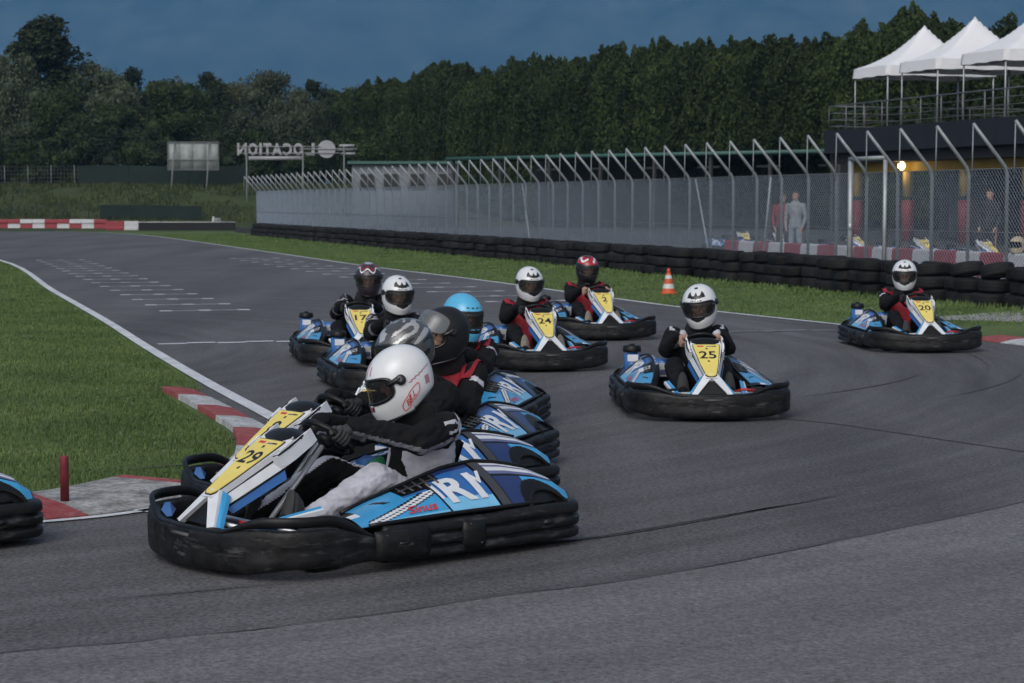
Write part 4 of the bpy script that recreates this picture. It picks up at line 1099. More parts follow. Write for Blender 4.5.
tag(b.build('embankment_scrub', blade_mat('scrub_blades', (.034, .050, .016), (.074, .088, .030)), fix=False), 'rough weeds and long grass covering the far bank', 'weeds', kind='stuff')
def mount_mat():
    m = bpy.data.materials.new('forested_mountain'); m.use_nodes = True; n = m.node_tree; b = n.nodes['Principled BSDF']; b.inputs['Roughness'].default_value = .95; b.inputs['Specular IOR Level'].default_value = .1
    g = n.nodes.new('ShaderNodeNewGeometry'); a = n.nodes.new('ShaderNodeTexNoise'); a.inputs['Scale'].default_value = .0045; a.inputs['Detail'].default_value = 9; a.inputs['Roughness'].default_value = .62; n.links.new(g.outputs['Position'], a.inputs['Vector'])
    r = n.nodes.new('ShaderNodeValToRGB'); e = r.color_ramp.elements; e[0].position = .36; e[0].color = (.016, .034, .020, 1); e[1].position = .62; e[1].color = (.11, .135, .095, 1)
    q = r.color_ramp.elements.new(.76); q.color = (.24, .235, .21, 1); n.links.new(a.outputs['Fac'], r.inputs['Fac']); n.links.new(r.outputs[0], b.inputs['Base Color'])
    return m
b = MB(); nx, ny = 130, 60; vs_ = []
for j in range(ny + 1):
    for i in range(nx + 1):
        x = -4200 + 8400 * i / nx; v = j / ny; y = 2700 + 1150 * v + 160 * noise.noise(Vector((x * .0013, v * 2, 8)))
        z = -3 + 900 * (v ** 1.05) * (1 + .10 * noise.noise(Vector((x * .0006, 0, 1)))) + 110 * v * noise.noise(Vector((x * .0021, y * .0012, 5))) + 60 * smooth(0, .2, v) * noise.noise(Vector((x * .007, y * .006, 2)))
        vs_.append((x * 2.4, y * 2.4, min(z, 985) * 2.4))
b.add(vs_, [(j * (nx + 1) + i, j * (nx + 1) + i + 1, (j + 1) * (nx + 1) + i + 1, (j + 1) * (nx + 1) + i) for j in range(ny) for i in range(nx)], 0, True)
tag(b.build('mountain', mount_mat(), fix=False), kind='structure')
CLIFF = ground_mat('cliff_rock', ((.20, .20, .20), (.34, .33, .32), .6), (.02, .1), .95, .5, .05, bdist=2)
# haze
b = MB(); b.box((0, 6150, 1209), (21200, 12700, 2420)); hz_ = b.build('haze', [])
hm_ = bpy.data.materials.new('haze_air'); hm_.use_nodes = True; n = hm_.node_tree; n.nodes.clear()
o = n.nodes.new('ShaderNodeOutputMaterial'); v = n.nodes.new('ShaderNodeVolumePrincipled'); v.inputs['Color'].default_value = HAZE_COL = (.27, .57, 1.0, 1); v.inputs['Density'].default_value = 0.000165; v.inputs['Anisotropy'].default_value = 0.1
n.links.new(v.outputs[0], o.inputs['Volume']); hz_.data.materials.append(hm_); tag(hz_, kind='stuff')
# ------------------------------------------------------------------ trees
def leaf_mat(name, a, c, orand=.25):
    m = mat(name, a, .75, var=0, objrand=orand, spec=.25); n = m.node_tree
    rp = [x for x in n.nodes if x.type == 'VALTORGB'][0]; nz = [x for x in n.nodes if x.type == 'TEX_NOISE'][0]; nz.inputs['Scale'].default_value = .9; nz.inputs['Detail'].default_value = 8
    rp.color_ramp.elements[0].position = .35; rp.color_ramp.elements[1].position = .65
    rp.color_ramp.elements[0].color = a + (1,); rp.color_ramp.elements[1].color = c + (1,)
    return m
LF_HEDGE = leaf_mat('conifer_foliage', (.012, .025, .007), (.048, .068, .018))
LF_MID = leaf_mat('leaf_mid', (.026, .047, .015), (.064, .088, .030))
LF_WIL = leaf_mat('leaf_grey_green', (.042, .058, .032), (.094, .110, .064))
LF_POP = leaf_mat('leaf_poplar', (.026, .042, .017), (.066, .082, .034))
LF_DRK = leaf_mat('leaf_dark', (.016, .026, .012), (.038, .052, .022))
LF_OLV = leaf_mat('leaf_olive', (.050, .056, .018), (.092, .092, .034))
BARK = mat('bark', (.05, .042, .034), .95, var=.4, scale=5, bump=.6, bscale=8)
def leaf_quad(b, c, s, rnd, up=0.0, m=0):
    d = Vector((rnd.gauss(0, 1), rnd.gauss(0, 1), rnd.gauss(0, 1) + up)).normalized(); e = Vector((rnd.gauss(0, 1), rnd.gauss(0, 1), rnd.gauss(0, 1)))
    e = (e - d * e.dot(d)).normalized(); o = len(b.v)
    b.v += [tuple(c - d * s), tuple(c + e * s * .55), tuple(c + d * s), tuple(c - e * s * .55)]; b.f.append([o, o + 1, o + 2, o + 3]); b.m.append(m); b.sm.append(False)
def conifer(seed, H=12.0, W_=2.1, n=21000):
    r = random.Random(seed); b = MB(); ph = r.uniform(0, 9)
    prof = lambda t: W_ * (smooth(-.05, .12, t)) * (1 - .14 * t) * (1 - smooth(.84, 1.04, t) * .82)
    tips = [(r.uniform(0, 6.28), r.uniform(.25, .95), r.uniform(.80, 1.10)) for _ in range(14)]
    for i in range(n):
        t = r.random() ** .8; a = r.uniform(0, 6.283)
        lob = 1 + .42 * noise.noise(Vector((math.cos(a) * 2.6 + ph, math.sin(a) * 2.6, t * 2.6))) + .16 * noise.noise(Vector((math.cos(a) * 5, math.sin(a) * 5 + ph, t * 9)))
        rad = prof(t) * lob * (1 - .45 * r.random() ** 3); c = Vector((rad * math.cos(a), rad * math.sin(a), .5 + t * (H - 1.1 + .9 * noise.noise(Vector((math.cos(a) * 2 + ph, math.sin(a) * 2, 4.4))))))
        leaf_quad(b, c, r.uniform(.06, .14), r, 2.6)
    for a, fr, hh in tips:                                # side leaders make the ragged skyline
        bx, by = fr * W_ * .55 * math.cos(a), fr * W_ * .55 * math.sin(a); top = H * (1 - .22 * fr) * hh
        for i in range(n // 55):
            t = r.random(); w = .50 * (1 - t) + .06; leaf_quad(b, Vector((bx + r.gauss(0, w * .6), by + r.gauss(0, w * .6), top - 2.4 + 2.6 * t)), r.uniform(.06, .12), r, 2.0)
    core = MB(); rings = []
    for k in range(14):
        t = k / 13; rings.append([Vector(((prof(t) * .66 * (1 + .25 * noise.noise(Vector((math.cos(q) * 1.7 + ph, math.sin(q) * 1.7, t * 6.5))))) * math.cos(q), prof(t) * .66 * math.sin(q), .6 + t * (H - 1.5))) for q in [6.283 * i / 14 for i in range(14)]])
    b.rings(rings, 0)
    return b
def broadleaf(seed, H, W_, n, lumps, shape='round', droop=0.0, base=.18):
    r = random.Random(seed); b = MB(); cs = []
    for k in range(lumps):
        for _ in range(40):
            x, y, z = r.uniform(-1, 1), r.uniform(-1, 1), r.uniform(-1, 1)
            if x * x + y * y + z * z < 1: break
        t = (z + 1) / 2
        if shape == 'poplar': t = (k + .5) / lumps; x *= .9; y *= .9
        if shape == 'poplar': wx = .28 + .72 * math.sin(math.pi * min(1, t * .85 + .13)) ** .8
        else: wx = .55 + .45 * math.sin(math.pi * (t * .8 + .12))
        c = Vector((x * W_ * .72 * wx, y * W_ * .72 * wx, H * (base + (1 - base) * (.10 + .82 * t)))); cs.append((c, W_ * r.uniform(.24, .42) * (1 - .35 * t)))
    for i in range(n):
        c, rad = cs[i % lumps]
        d = Vector((r.gauss(0, 1), r.gauss(0, 1), r.gauss(0, 1))).normalized()
        q = rad * (1 + .55 * noise.noise(c + d * 2.6) + .2 * noise.noise(c * 3 + d * 6)) * (1 - .5 * r.random() ** 2.5)
        p = c + Vector((d.x * q, d.y * q, d.z * q * .85)) - Vector((0, 0, droop * r.random() ** 2 * rad * (1.6 if d.z < .2 else .5)))
        leaf_quad(b, p, r.uniform(.09, .19) * (1 if H > 6 else .7), r, -1.5 * droop)
    for c, rad in cs: 
        q = Matrix.Rotation(r.uniform(0, 3), 3, 'Z'); b.sphere(c, (rad * .5, rad * .45, rad * .42), 8, 6, 0, q)
    return b, cs
def trunk(H, r0, cs, seed):
    b = MB(); r = random.Random(seed); top = H * .8
    pts = [Vector((r.gauss(0, .05) * k, r.gauss(0, .05) * k, top * k / 6 - (.3 if k == 0 else 0))) for k in range(7)]; b.tube(pts, [r0 * (1 - .13 * k) for k in range(7)], 9)
    for c, rad in cs[:7]:
        k = r.randint(1, 4); s = pts[k]; b.tube([s, (s + c) / 2 + Vector((0, 0, .2)), c], [r0 * .45, r0 * .3, r0 * .1], 6)
    return b
TREES = {}
def tree_kind(key, bld, r0=.22, leaf=None):
    b, cs = bld if isinstance(bld, tuple) else (bld, [])
    H = max(v[2] for v in b.v); cm = b.mesh('crown', leaf); tm = trunk(H, r0, cs, len(TREES)).mesh('trunk', BARK); TREES[key] = (cm, tm, H)
for k in range(7): tree_kind('hedge%d' % k, conifer(40 + k, 12, 2.0 + .15 * (k % 3)), .16, LF_HEDGE)
tree_kind('poplar', broadleaf(3, 16, 3.2, 26000, 60, 'poplar'), .3, LF_POP)
tree_kind('willow0', broadleaf(4, 12, 5.0, 19000, 30, droop=1.0), .3, LF_WIL)
tree_kind('willow1', broadleaf(9, 11, 4.6, 18000, 26, droop=1.0), .3, LF_WIL)
tree_kind('mid0', broadleaf(5, 12, 4.6, 17000, 28), .28, LF_MID); tree_kind('mid1', broadleaf(6, 12, 4.2, 17000, 24), .28, LF_MID)
tree_kind('dark0', broadleaf(7, 12, 4.4, 17000, 26), .28, LF_DRK); tree_kind('olive', broadleaf(8, 12, 4.2, 16000, 24), .28, LF_OLV)
def plant(kind, x, y, z, H, wfac, label, group=None, cat='tree', rz=None):
    cm, tm, h0 = TREES[kind]; s = H / h0
    name = 'conifer_tree' if kind.startswith('hedge') else ('willow_tree' if kind.startswith('willow') else ('poplar_tree' if kind == 'poplar' else 'broadleaf_tree'))
    t = thing(name, label, cat, (x, y, z), rnd.uniform(0, 6.28) if rz is None else rz, group); t.scale = (s * wfac, s * wfac, s)
    link('crown', cm, t); link('trunk', tm, t); return t
# the hedge of tall conifers behind the paddock
hp = [(355, 88, 172), (374, 76, 170), (395, 76, 167), (418, 68, 164), (441, 60, 160), (462, 64, 157), (480, 72, 154), (500, 66, 151), (520, 56, 148), (542, 47, 145), (563, 52, 142), (586, 50, 139), (608, 46, 136), (630, 40, 133), (653, 36, 130), (677, 36, 127), (702, 32, 124), (728, 34, 121), (755, 36, 118), (782, 34, 115), (812, 30, 112), (842, 36, 110), (870, 20, 107), (905, 2, 105), (935, 12, 102), (962, 22, 100), (990, 26, 98), (1020, 14, 96), (1052, 10, 94), (1086, 6, 92), (1120, 4, 90)]
for i, (px, py, D) in enumerate(hp):
    z0 = emb_z(at(px, D), D) if px < 480 else 0
    H = (HC + (HZ - py) * D / F - z0) * rnd.uniform(.975, 1.02)
    plant('hedge%d' % (i * 3 % 7), at(px, D), D, z0 - .1, H * 1.0, (1.25 if px > 560 else 1.15) * 12 / H * 1.0, 'tall dark green conifer in the unbroken row behind the paddock', 'conifers in a row behind the paddock')
    if True:
        D2 = D + 3.5; px2 = px + 14
        plant('hedge%d' % ((i * 2 + 2) % 7), at(px2, D2), D2, z0 - .1, H * rnd.uniform(.96, 1.02), 1.2 * 12 / H, 'tall dark green conifer in the unbroken row behind the paddock', 'conifers in a row behind the paddock')
bl = [('mid0', -45, 72, 185, 1.2, 'green broadleaf tree at the far left edge of the wood'), ('dark0', -10, 41, 182, 1.0, 'dark broadleaf tree cut by the left border of the picture'),
      ('poplar', 44, 15, 176, 1.75, 'tallest tree of the wood, a slender green poplar at left'), ('willow0', 16, 52, 172, .9, 'grey green bushy tree in front of the tall poplar'), ('mid1', 62, 84, 165, .9, 'low green tree at the foot of the tall poplar'),
      ('willow1', 94, 56, 178, 1.0, 'grey green rounded tree just right of the tall poplar'), ('dark0', 140, 66, 186, 1.05, 'dark round topped tree left of the plain sign back'), ('mid0', 172, 78, 176, 1.1, 'dark green tree rising straight above the plain sign back'),
      ('olive', 176, 74, 192, 1.0, 'olive green treetop behind the plain sign back'), ('dark0', 205, 70, 188, 1.0, 'dark green tree between the plain sign and the lettered sign'), ('mid1', 118, 100, 168, .9, 'low dark green tree left of the plain sign back'),
      ('olive', 238, 76, 190, .95, 'olive topped tree behind the left end of the lettered sign'), ('willow0', 272, 69, 184, 1.05, 'large grey green willow behind the lettered sign'), ('willow1', 296, 84, 174, .95, 'pale drooping willow above the letters of the sign'),
      ('dark0', 318, 78, 186, 1.0, 'dark tree right of the pale willow'), ('mid0', 342, 84, 188, .95, 'dark green tree next to the start of the conifer row'), ('dark0', 225, 110, 172, .8, 'small dark tree under the pale willow beside the lettered sign'), ('dark0', 335, 108, 170, .9, 'low dark tree behind the round disc of the lettered sign')]
for kd, px, py, D, wf, lab in bl:
    z0 = emb_z(at(px, D), D); H = HC + (HZ - py) * D / F - z0; plant(kd, at(px, D), D, z0 - .1, H, wf, lab, 'broadleaf trees of the wood at left')
tree_kind('bush0', broadleaf(21, 5.0, 2.6, 5000, 18, base=.02), .08, LF_DRK); tree_kind('bush1', broadleaf(22, 5.0, 2.5, 5000, 16, base=.02), .08, LF_MID)
for i in range(44):
    px = -36 + i * 9.5; D = 157 + (i % 3) * 4; z0 = emb_z(at(px, D), D)
    plant('bush0' if i % 2 else 'bush1', at(px, D), D, z0 - .25, 3.4 + rnd.random() * 1.8, 1.1, 'low dark bush along the green screen fence', 'bushes along the screen fence', 'bush')

# ------------------------------------------------------------------ tyre wall
def tyre_mesh(seed):
    r = random.Random(seed); b = MB(); n = 26; w = .23; R0 = .305 + r.uniform(-.01, .01)
    prof = [(.17, .03), (.19, .008), (.235, 0), (.275, .012), (.298, .035), (.305, .07), (.300, .085), (.306, .10), (.306, .13), (.300, .145), (.305, .16), (.298, .195), (.275, .218), (.235, .23), (.19, .222), (.17, .20), (.185, .16), (.20, .115), (.185, .07)]
    rings = [[Vector((p * math.cos(q) * R0 / .305, p * math.sin(q) * R0 / .305, z)) for q in [6.2832 * i / n for i in range(n)]] for p, z in prof]
    b.rings(rings, 0, wrap=True); return b.mesh('tyre', TYRE)
TYRE = mat('old_tyre', (.0085, .0085, .009), .7, var=.5, scale=7, bump=.4, bscale=50, objrand=.6, spec=.3)
tms = [tyre_mesh(k) for k in range(3)]
stk = []; D = 28.5
while D < 106: stk.append(D); D += .605 * math.cos(TH) * rnd.uniform(.96, 1.07)
indiv = 0; far_b = MB()
for i, D in enumerate(stk):
    base = L(19.02 + rnd.uniform(-.20, .14), D)
    for k in range(2 if 33.9 < D < 36.1 else 3):
        off = Vector((rnd.uniform(-.075, .075), rnd.uniform(-.045, .045), .003 + .229 * k))
        if indiv < 297:
            t = link('tyre', tms[rnd.randint(0, 2)], None, base + off); t.rotation_euler = (rnd.uniform(-.03, .03) + (rnd.uniform(-.10, .10) if k == 2 else 0), rnd.uniform(-.03, .03), rnd.uniform(0, 6)); indiv += 1
            tag(t, 'worn black tyre stacked three high in the low wall beside the grass verge', 'tyre', 'tyres of the wall along the verge')
        else:
            me = tms[0]; o = base + off; far_b.add([v.co + o for v in me.vertices], [list(p.vertices) for p in me.polygons], 0, True)
tag(far_b.build('tyre_wall', TYRE, fix=False), 'far end of the long black tyre wall below the wire fence', 'tyre wall', kind='stuff')
for D, X0, rx, z, lab in ((35.4, 19.0, .16, .49, 'tilted black tyre on the wall just right of the kart with plate 20'), (34.35, 18.95, .2, .50, 'loose tilted black tyre on the wall, the one nearer the right border')):
    t = link('tyre', tms[1], None, L(X0, D, z)); t.rotation_euler = (-rx, .1, 1); tag(t, lab, 'tyre', 'tyres of the wall along the verge')

# ------------------------------------------------------------------ paddock platform, debris fence
PZ = .30
pd = [L(20.1, 24), L(20.1, 118), L(75, 118), L(75, 24)]
b = MB(); b.poly([(p.x, p.y) for p in pd], PZ, 0, Matrix.Translation((0, 0, 0.0))); tag(b.build('paddock_ground', PAVE), kind='structure')
GALV = mat('galvanised_tube', (.25, .27, .29), .45, metal=.35, var=.2, scale=4)
GALVL = mat('galvanised_bright', (.42, .44, .46), .42, metal=.35, var=.15)
WIRE = mat('mesh_wire', (.25, .30, .37), .5, metal=.1, var=.2)
fX = 19.62; FR = thing('debris_fence', 'long wire mesh fence with cranked steel posts leaning over the tyre wall', 'fence', L(fX, 60, 0), TH)
def fl(D, x=0, z=0): return Vector((x, (D - 60) / math.cos(TH), z))     # along the fence
b = MB()
b.tube([(0, 0, 0), (0, 0, 2.28), (-.05, 0, 2.42), (-.16, 0, 2.55), (-.68, 0, 3.16)], .034, 8)
b.tube([(-.68, 0, 3.16), (-.69, 0, 2.20)], .013, 6); b.lathe([(.04, 0), (.04, .02), (.0, .03)], (0, 0, 0), 8)
pm = b.mesh('post', GALV); D = 30.2
while D < 108.5:
    o = link('post', pm, FR, fl(D)); o.rotation_euler = (rnd.uniform(-.008, .008), 0, rnd.uniform(-.03, .03)); D += 1.28
b = MB(); y0, y1 = fl(30.2).y, fl(108).y; step = .050; nseg = 48; y = y0; k = 0
while y < y1:
    pts = []; s0 = 1 if k % 2 else -1
    far = smooth(15, 50, y); r = .0034 + .0024 * far
    rows = []
    for j in range(nseg + 1):
        z = .05 + 2.33 * j / nseg; yy = y + (step * .5) * (1 if (j + k) % 2 else -1) * .98; xx = -.036 + .002 * (1 if j % 2 else -1)
        rows.append([(xx - r, yy, z), (xx + r, yy - r, z), (xx + r, yy + r, z)])
    b.rings(rows, 0, cap=False, sm=False); y += step; k += 1
tag(b.build('wire_mesh', WIRE, FR, fix=False))
b = MB()
for z in (.10, 1.25, 2.38): b.tube([(-.04, y0, z), (-.04, y1, z)], .005, 5)
b.build('tension_wire', GALV, FR)
for D, dx in ((49.0, 1.0), (62.5, .9), (44.8, -.6)):
    b = MB(); p = fl(D); b.tube([(-.02, p.y, 2.35), (.02, p.y - dx, .05)], .022, 6); b.build('brace', GALVL, FR)
# gate: paler tall frame
gp0, gp1 = 2000 * 19.55 / (852 + 105), 2000 * 19.55 / (886.5 + 105)
gt = thing('fence_gate', 'pale steel gate frame with a flat top bar in the wire fence', 'gate', L(19.5, gp1), TH)
gl = (gp0 - gp1) / math.cos(TH)
b = MB(); b.box((0, 0, 1.32), (.07, .07, 2.62), None, 0, .008); g1 = b.build('gate_post', GALVL, gt); b = MB(); b.box((0, gl, 1.32), (.09, .09, 2.62), None, 0, .008); b.build('gate_post', GALVL, gt)
b = MB(); b.box((0, gl / 2, 2.66), (.08, gl + .09, .08), None, 0, .008); b.build('top_bar', GALVL, gt)
b = MB(); b.box((-.05, gl - .09, 1.3), (.04, .07, .11), None, 0, .008); b.build('latch', WHT, gt)

# ------------------------------------------------------------------ red and white barrier blocks
BRED = mat('barrier_red', (.25, .02, .03), .55, var=.2, scale=3); BWHT = mat('barrier_white', (.50, .50, .52), .55, var=.12, scale=3)
def block_mesh(l, h, d, m):
    b = MB(); rings = []
    for y in (-l / 2 + .004, -l / 2 + .02, l / 2 - .02, l / 2 - .004):
        k = 0 if abs(y) < l / 2 - .01 else .012
        rings.append([Vector((x, y, z)) for x, z in ((-d / 2 + k, 0), (-d / 2 + k, h * .25), (-d * .38 + k, h * .4), (-d * .32, h - .03 - k), (-d * .26, h - k), (d * .26, h - k), (d * .32, h - .03 - k), (d * .38 - k, h * .4), (d / 2 - k, h * .25), (d / 2 - k, 0))])
    b.rings(rings, 0, sm=False); return b.mesh('barrier_block', m)
bmR, bmW = block_mesh(.9, .50, .42, BRED), block_mesh(.9, .50, .42, BWHT)
D = 30.5; k = 0
while D < 52:
    r_ = k % 2 == 0; o = link('barrier_block', bmR if r_ else bmW, None, L(21.6, D, PZ + .003), TH)
    tag(o, ('red' if r_ else 'white') + ' plastic barrier block in the pit lane row behind the fence', 'barrier', ('red' if r_ else 'white') + ' pit lane barrier blocks'); D += .91 * math.cos(TH); k += 1
fR, fW = block_mesh(.80, .40, .40, BRED), block_mesh(.80, .40, .40, BWHT); uR, uW = block_mesh(.80, .26, .36, BRED), block_mesh(.80, .26, .36, BWHT)
def far_blocks(px0, px1, D, ms, pat, z, lab, grp):
    x = at(px0, D); i = 0
    while x < at(px1, D) - .4:
        m = pat[i % len(pat)]; o = link('barrier_block', ms[m], None, (x + .4, D, z), math.pi / 2); tag(o, ('white' if m else 'red') + lab, 'barrier', ('white ' if m else 'red ') + grp); x += .805; i += 1
far_blocks(-40, 104, 131, (fR, fW), [1, 0], .003, ' painted block in the lower row of the far left barrier', 'lower blocks of the far left barrier')
far_blocks(-40, 104, 131, (uR, uW), [0, 1, 1, 0], .405, ' low block topping the far left barrier', 'upper blocks of the far left barrier')
for px0, px1, m, lab in ((107, 125, BRED, 'single long red barrier block left of the black tyre barrier'), (125.3, 139.5, BWHT, 'single long white barrier block ending the black tyre barrier')):
    w = at(px1, 127) - at(px0, 127); o = link('barrier_block', block_mesh(w, .58, .45, m), None, ((at(px0, 127) + at(px1, 127)) / 2, 127, .003), math.pi / 2); tag(o, lab, 'barrier')
tb = thing('belted_barrier', 'low black tyre barrier with a white top strip at the far bend', 'barrier', (at(188, 126.5), 126.5, 0)); w = at(236, 126.5) - at(140, 126.5)
b = MB(); n = int(w / .5)
for i in range(n):
    for k in range(2): b.lathe([(.19, 0), (.245, .02), (.25, .12), (.245, .22), (.19, .24)], (-w / 2 + .25 + i * w / n, 0, .003 + .245 * k), 14)
b.build('tyre_row', TYRE, tb); b = MB(); b.box((0, -.02, .52), (w, .42, .05), None, 0, .01); b.build('top_strip', BWHT, tb); b = MB(); b.box((0, -.262, .24), (w, .012, .46)); b.build('rubber_belt', RUB, tb)
# ------------------------------------------------------------------ fences and signs on the far bank
GREENM = mat('screen_green', (.006, .017, .013), .85, var=.3, scale=.6); POSTG = mat('post_dark_green', (.010, .016, .014), .6); POSTL = mat('post_grey', (.16, .17, .17), .6)
def bank_fence(name, label, px0, px1, D, h, step, pm, screens, wires, mat_s):
    x0, x1 = at(px0, D), at(px1, D); f = thing(name, label, 'fence', ((x0 + x1) / 2, D, 0)); cx = (x0 + x1) / 2; x = x0; n = 0
    while x <= x1:
        z = emb_z(x, D); b = MB(); b.tube([(x - cx, 0, z - .3), (x - cx, 0, z + h)], .035, 6); b.lathe([(.04, 0), (.04, .03), (0, .05)], (x - cx, 0, z + h), 6); b.build('post', pm, f); x += step
    b = MB(); xs = [x0 + (x1 - x0) * i / 60 for i in range(61)]
    for k in range(wires): b.tube([(q - cx, -.03, emb_z(q, D) + .06 + (h - .1) * k / (wires - 1)) for q in xs], .006, 4)
    nv = int((x1 - x0) / .25)
    for i in range(nv):
        q = x0 + .25 * i; z = emb_z(q, D); b.tube([(q - cx, -.03, z + .05), (q - cx, -.03, z + h - .04)], .005, 3, sm=False)
    b.build('wire_mesh', pm, f, fix=False)
    for a, c in screens:
        b = MB(); q0, q1 = at(a, D), at(c, D); rows = []
        for i in range(31):
            q = q0 + (q1 - q0) * i / 30; z = emb_z(q, D); w = .012 * math.sin(q * 2.1)
            rows.append([Vector((q - cx, -.05 + w, z + .08)), Vector((q - cx, -.05 + w * .5, z + h * .5)), Vector((q - cx, -.05, z + h - .03)), Vector((q - cx, -.04, z + h - .03)), Vector((q - cx, -.04 + w * .5, z + h * .5)), Vector((q - cx, -.04 + w, z + .08))])
        b.rings(rows, 0, sm=False); b.build('windscreen', mat_s, f)
    return f
bank_fence('screen_fence', 'grey posted fence with dark green windscreen along the top of the bank', -40, 252, 151, 1.55, 1.75, POSTL, [(80, 130), (130.5, 190), (190.5, 251)], 6, GREENM)
bank_fence('wire_fence', 'low dark wire fence with a green banner at the foot of the bank', -40, 240, 135, 1.0, 1.75, POSTG, [(101, 203)], 8, GREENM)
SGN = mat('sign_back', (.30, .33, .32), .6, var=.25, scale=1.2); SGF = mat('sign_frame', (.10, .11, .11), .6)
sD = 147; s = thing('sign_board', 'large blank pale sign board seen from behind on two poles', 'sign', (at(194.5, sD), sD, 0))
hw = (at(220, sD) - at(168.5, sD)) / 2; zt_, zb_ = HC + (HZ - 142) * sD / F, HC + (HZ - 170.5) * sD / F
b = MB()
for i in range(4): b.box((-hw + hw * .5 * (i + .5), 0, (zt_ + zb_) / 2), (hw * .5 - .012, .05, zt_ - zb_), None, 0, .008)
b.build('board', SGN, s)
b = MB()
for z in (zt_ - .05, (zt_ * .35 + zb_ * .65), zb_ + .05): b.box((0, -.06, z), (hw * 2, .06, .10))
for x in (-hw + .05, hw - .05): b.box((x, -.055, (zt_ + zb_) / 2), (.08, .05, zt_ - zb_))
b.build('frame', SGF, s)
for px, lean in ((176.5, -.10), (211, -.06)):
    x = at(px, sD) - at(194.5, sD); z = emb_z(at(px, sD), sD - 3); b = MB(); b.tube([(x + lean * 1.2, -1.6, z - .6), (x, -.12, zt_ - .1)], .055, 8); b.build('pole', POSTL, s)
# lettered sign, read from behind: the letters face away
LET = mat('letter_grey', (.34, .34, .37), .6, var=.12, scale=1.5); LETF = mat('letter_side', (.07, .07, .075), .6)
lD = 141; ls = thing('lettered_sign', 'roof style sign of standing letters reading LOCATION seen reversed from behind', 'sign', (at(297, lD), lD, 0))
X = lambda px: at(px, lD) - at(297, lD); Zp = lambda py: HC + (HZ - py) * lD / F
def letters(txt, px0, px1, py0, py1):
    V, Fs = text_geo(txt, 1.0, .035); hx = max(abs(x) for x, y in V); w = X(px1) - X(px0); h = Zp(py0) - Zp(py1); cx, cz = (X(px0) + X(px1)) / 2, (Zp(py0) + Zp(py1)) / 2
    b = MB(); fr = [Vector((cx - x / hx * w / 2, .10, cz + y * h)) for x, y in V]; bk = [p + Vector((0, -.20, 0)) for p in fr]; n = len(fr); ed = {}
    for f in Fs:
        for i in range(len(f)):
            e = (f[i], f[(i + 1) % len(f)]); k = tuple(sorted(e)); ed.setdefault(k, []).append(e)
    b.add(fr + bk, [tuple(f) for f in Fs] + [tuple(i + n for i in reversed(f)) for f in Fs] + [(e[0][0], e[0][1], e[0][1] + n, e[0][0] + n) for e in ed.values() if len(e) == 1], 0); return b
for px0, px1, c in ((238.5, 248, 'N'), (249.5, 258.5, 'O'), (260.5, 263, 'I'), (264.5, 272.5, 'T'), (273, 283, 'A'), (284, 293, 'C'), (294.5, 304, 'O'), (307, 315.5, 'L')): letters(c, px0, px1, 143.5, 155.5).build('letter', LET, ls)
b = MB(); b.lathe([(.0, -.1), (.62, -.1), (.62, .1), (.0, .1)], (X(327.5), 0, Zp(149.5)), 26, 0, Matrix.Rotation(math.pi / 2, 3, 'X'), sm=False); b.build('disc', LET, ls)
b = MB()
for py, a, c in ((146, 340, 355), (150, 338, 354), (154, 342, 356)): b.box(((X(a) + X(c)) / 2, 0, Zp(py)), (X(c) - X(a), .16, .17), None, 0, .01)
b.build('striped_block', LET, ls)
b = MB()
for py in (149.3,): b.tube([(X(300), -.16, Zp(py)), (X(358), -.16, Zp(py))], .03, 6)
b.tube([(X(240), -.16, Zp(147)), (X(322), -.16, Zp(147))], .028, 6); b.tube([(X(240), -.16, Zp(153.5)), (X(345), -.16, Zp(153.5))], .03, 6)
b.box(((X(250) + X(304)) / 2, -.15, Zp(158.5)), (X(304) - X(250), .14, .26), None, 0, .02); b.build('frame', LET, ls)
for px in (248, 304, 345):
    b = MB(); b.tube([(X(px), -.2, -.1), (X(px), -.2, Zp(147))], .06, 8); b.build('pole', POSTL, ls)
b = MB(); b.box((at(214, 132), 132, .42), (.12, .12, .85), None, 0, .01); tag(b.build('marker_post', BWHT), 'short white post beside the green banner at the far bend', 'post')
cb = thing('utility_cabinet', 'small pale grey cabinet at the foot of the bank', 'cabinet', (at(217, 133.5), 133.5, 0)); b = MB(); b.box((0, 0, .36), (.55, .4, .72), None, 0, .03); b.build('case', SGN, cb); b = MB(); b.box((0, -.206, .36), (.44, .012, .6), None, 0, .004); b.build('door', POSTL, cb)

# ------------------------------------------------------------------ paddock buildings
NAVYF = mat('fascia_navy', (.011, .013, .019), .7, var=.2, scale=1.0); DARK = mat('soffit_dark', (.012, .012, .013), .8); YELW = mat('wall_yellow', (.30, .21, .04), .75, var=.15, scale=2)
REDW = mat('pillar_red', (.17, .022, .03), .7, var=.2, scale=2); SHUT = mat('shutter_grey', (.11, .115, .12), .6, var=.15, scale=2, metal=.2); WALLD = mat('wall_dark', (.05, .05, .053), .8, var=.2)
RAIL = mat('railing_grey', (.20, .20, .21), .5, metal=.3)
BX = 37.4; BLD = thing('pit_building', 'two level pit building with navy fascia and yellow and red pillars', 'building', L(BX, 70), TH)
def bl_(X0, D, z=0): d = X0 - BX; return Vector((d * math.cos(TH), (D - 70) / math.cos(TH) - d * math.sin(TH), z))
yE, yS = 11.0, -34.0; ym, yl = (yE + yS) / 2, yE - yS
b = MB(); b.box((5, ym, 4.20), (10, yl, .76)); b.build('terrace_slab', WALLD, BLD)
b = MB(); y = yE
while y > yS: b.box((-.03, y - .60, 4.18), (.05, 1.194, .92)); y -= 1.2
x = 0
while x < 9.6: b.box((x + .6, yE + .03, 4.18), (1.185, .05, .92), None, 0, .006); x += 1.2
b.build('fascia', NAVYF, BLD)
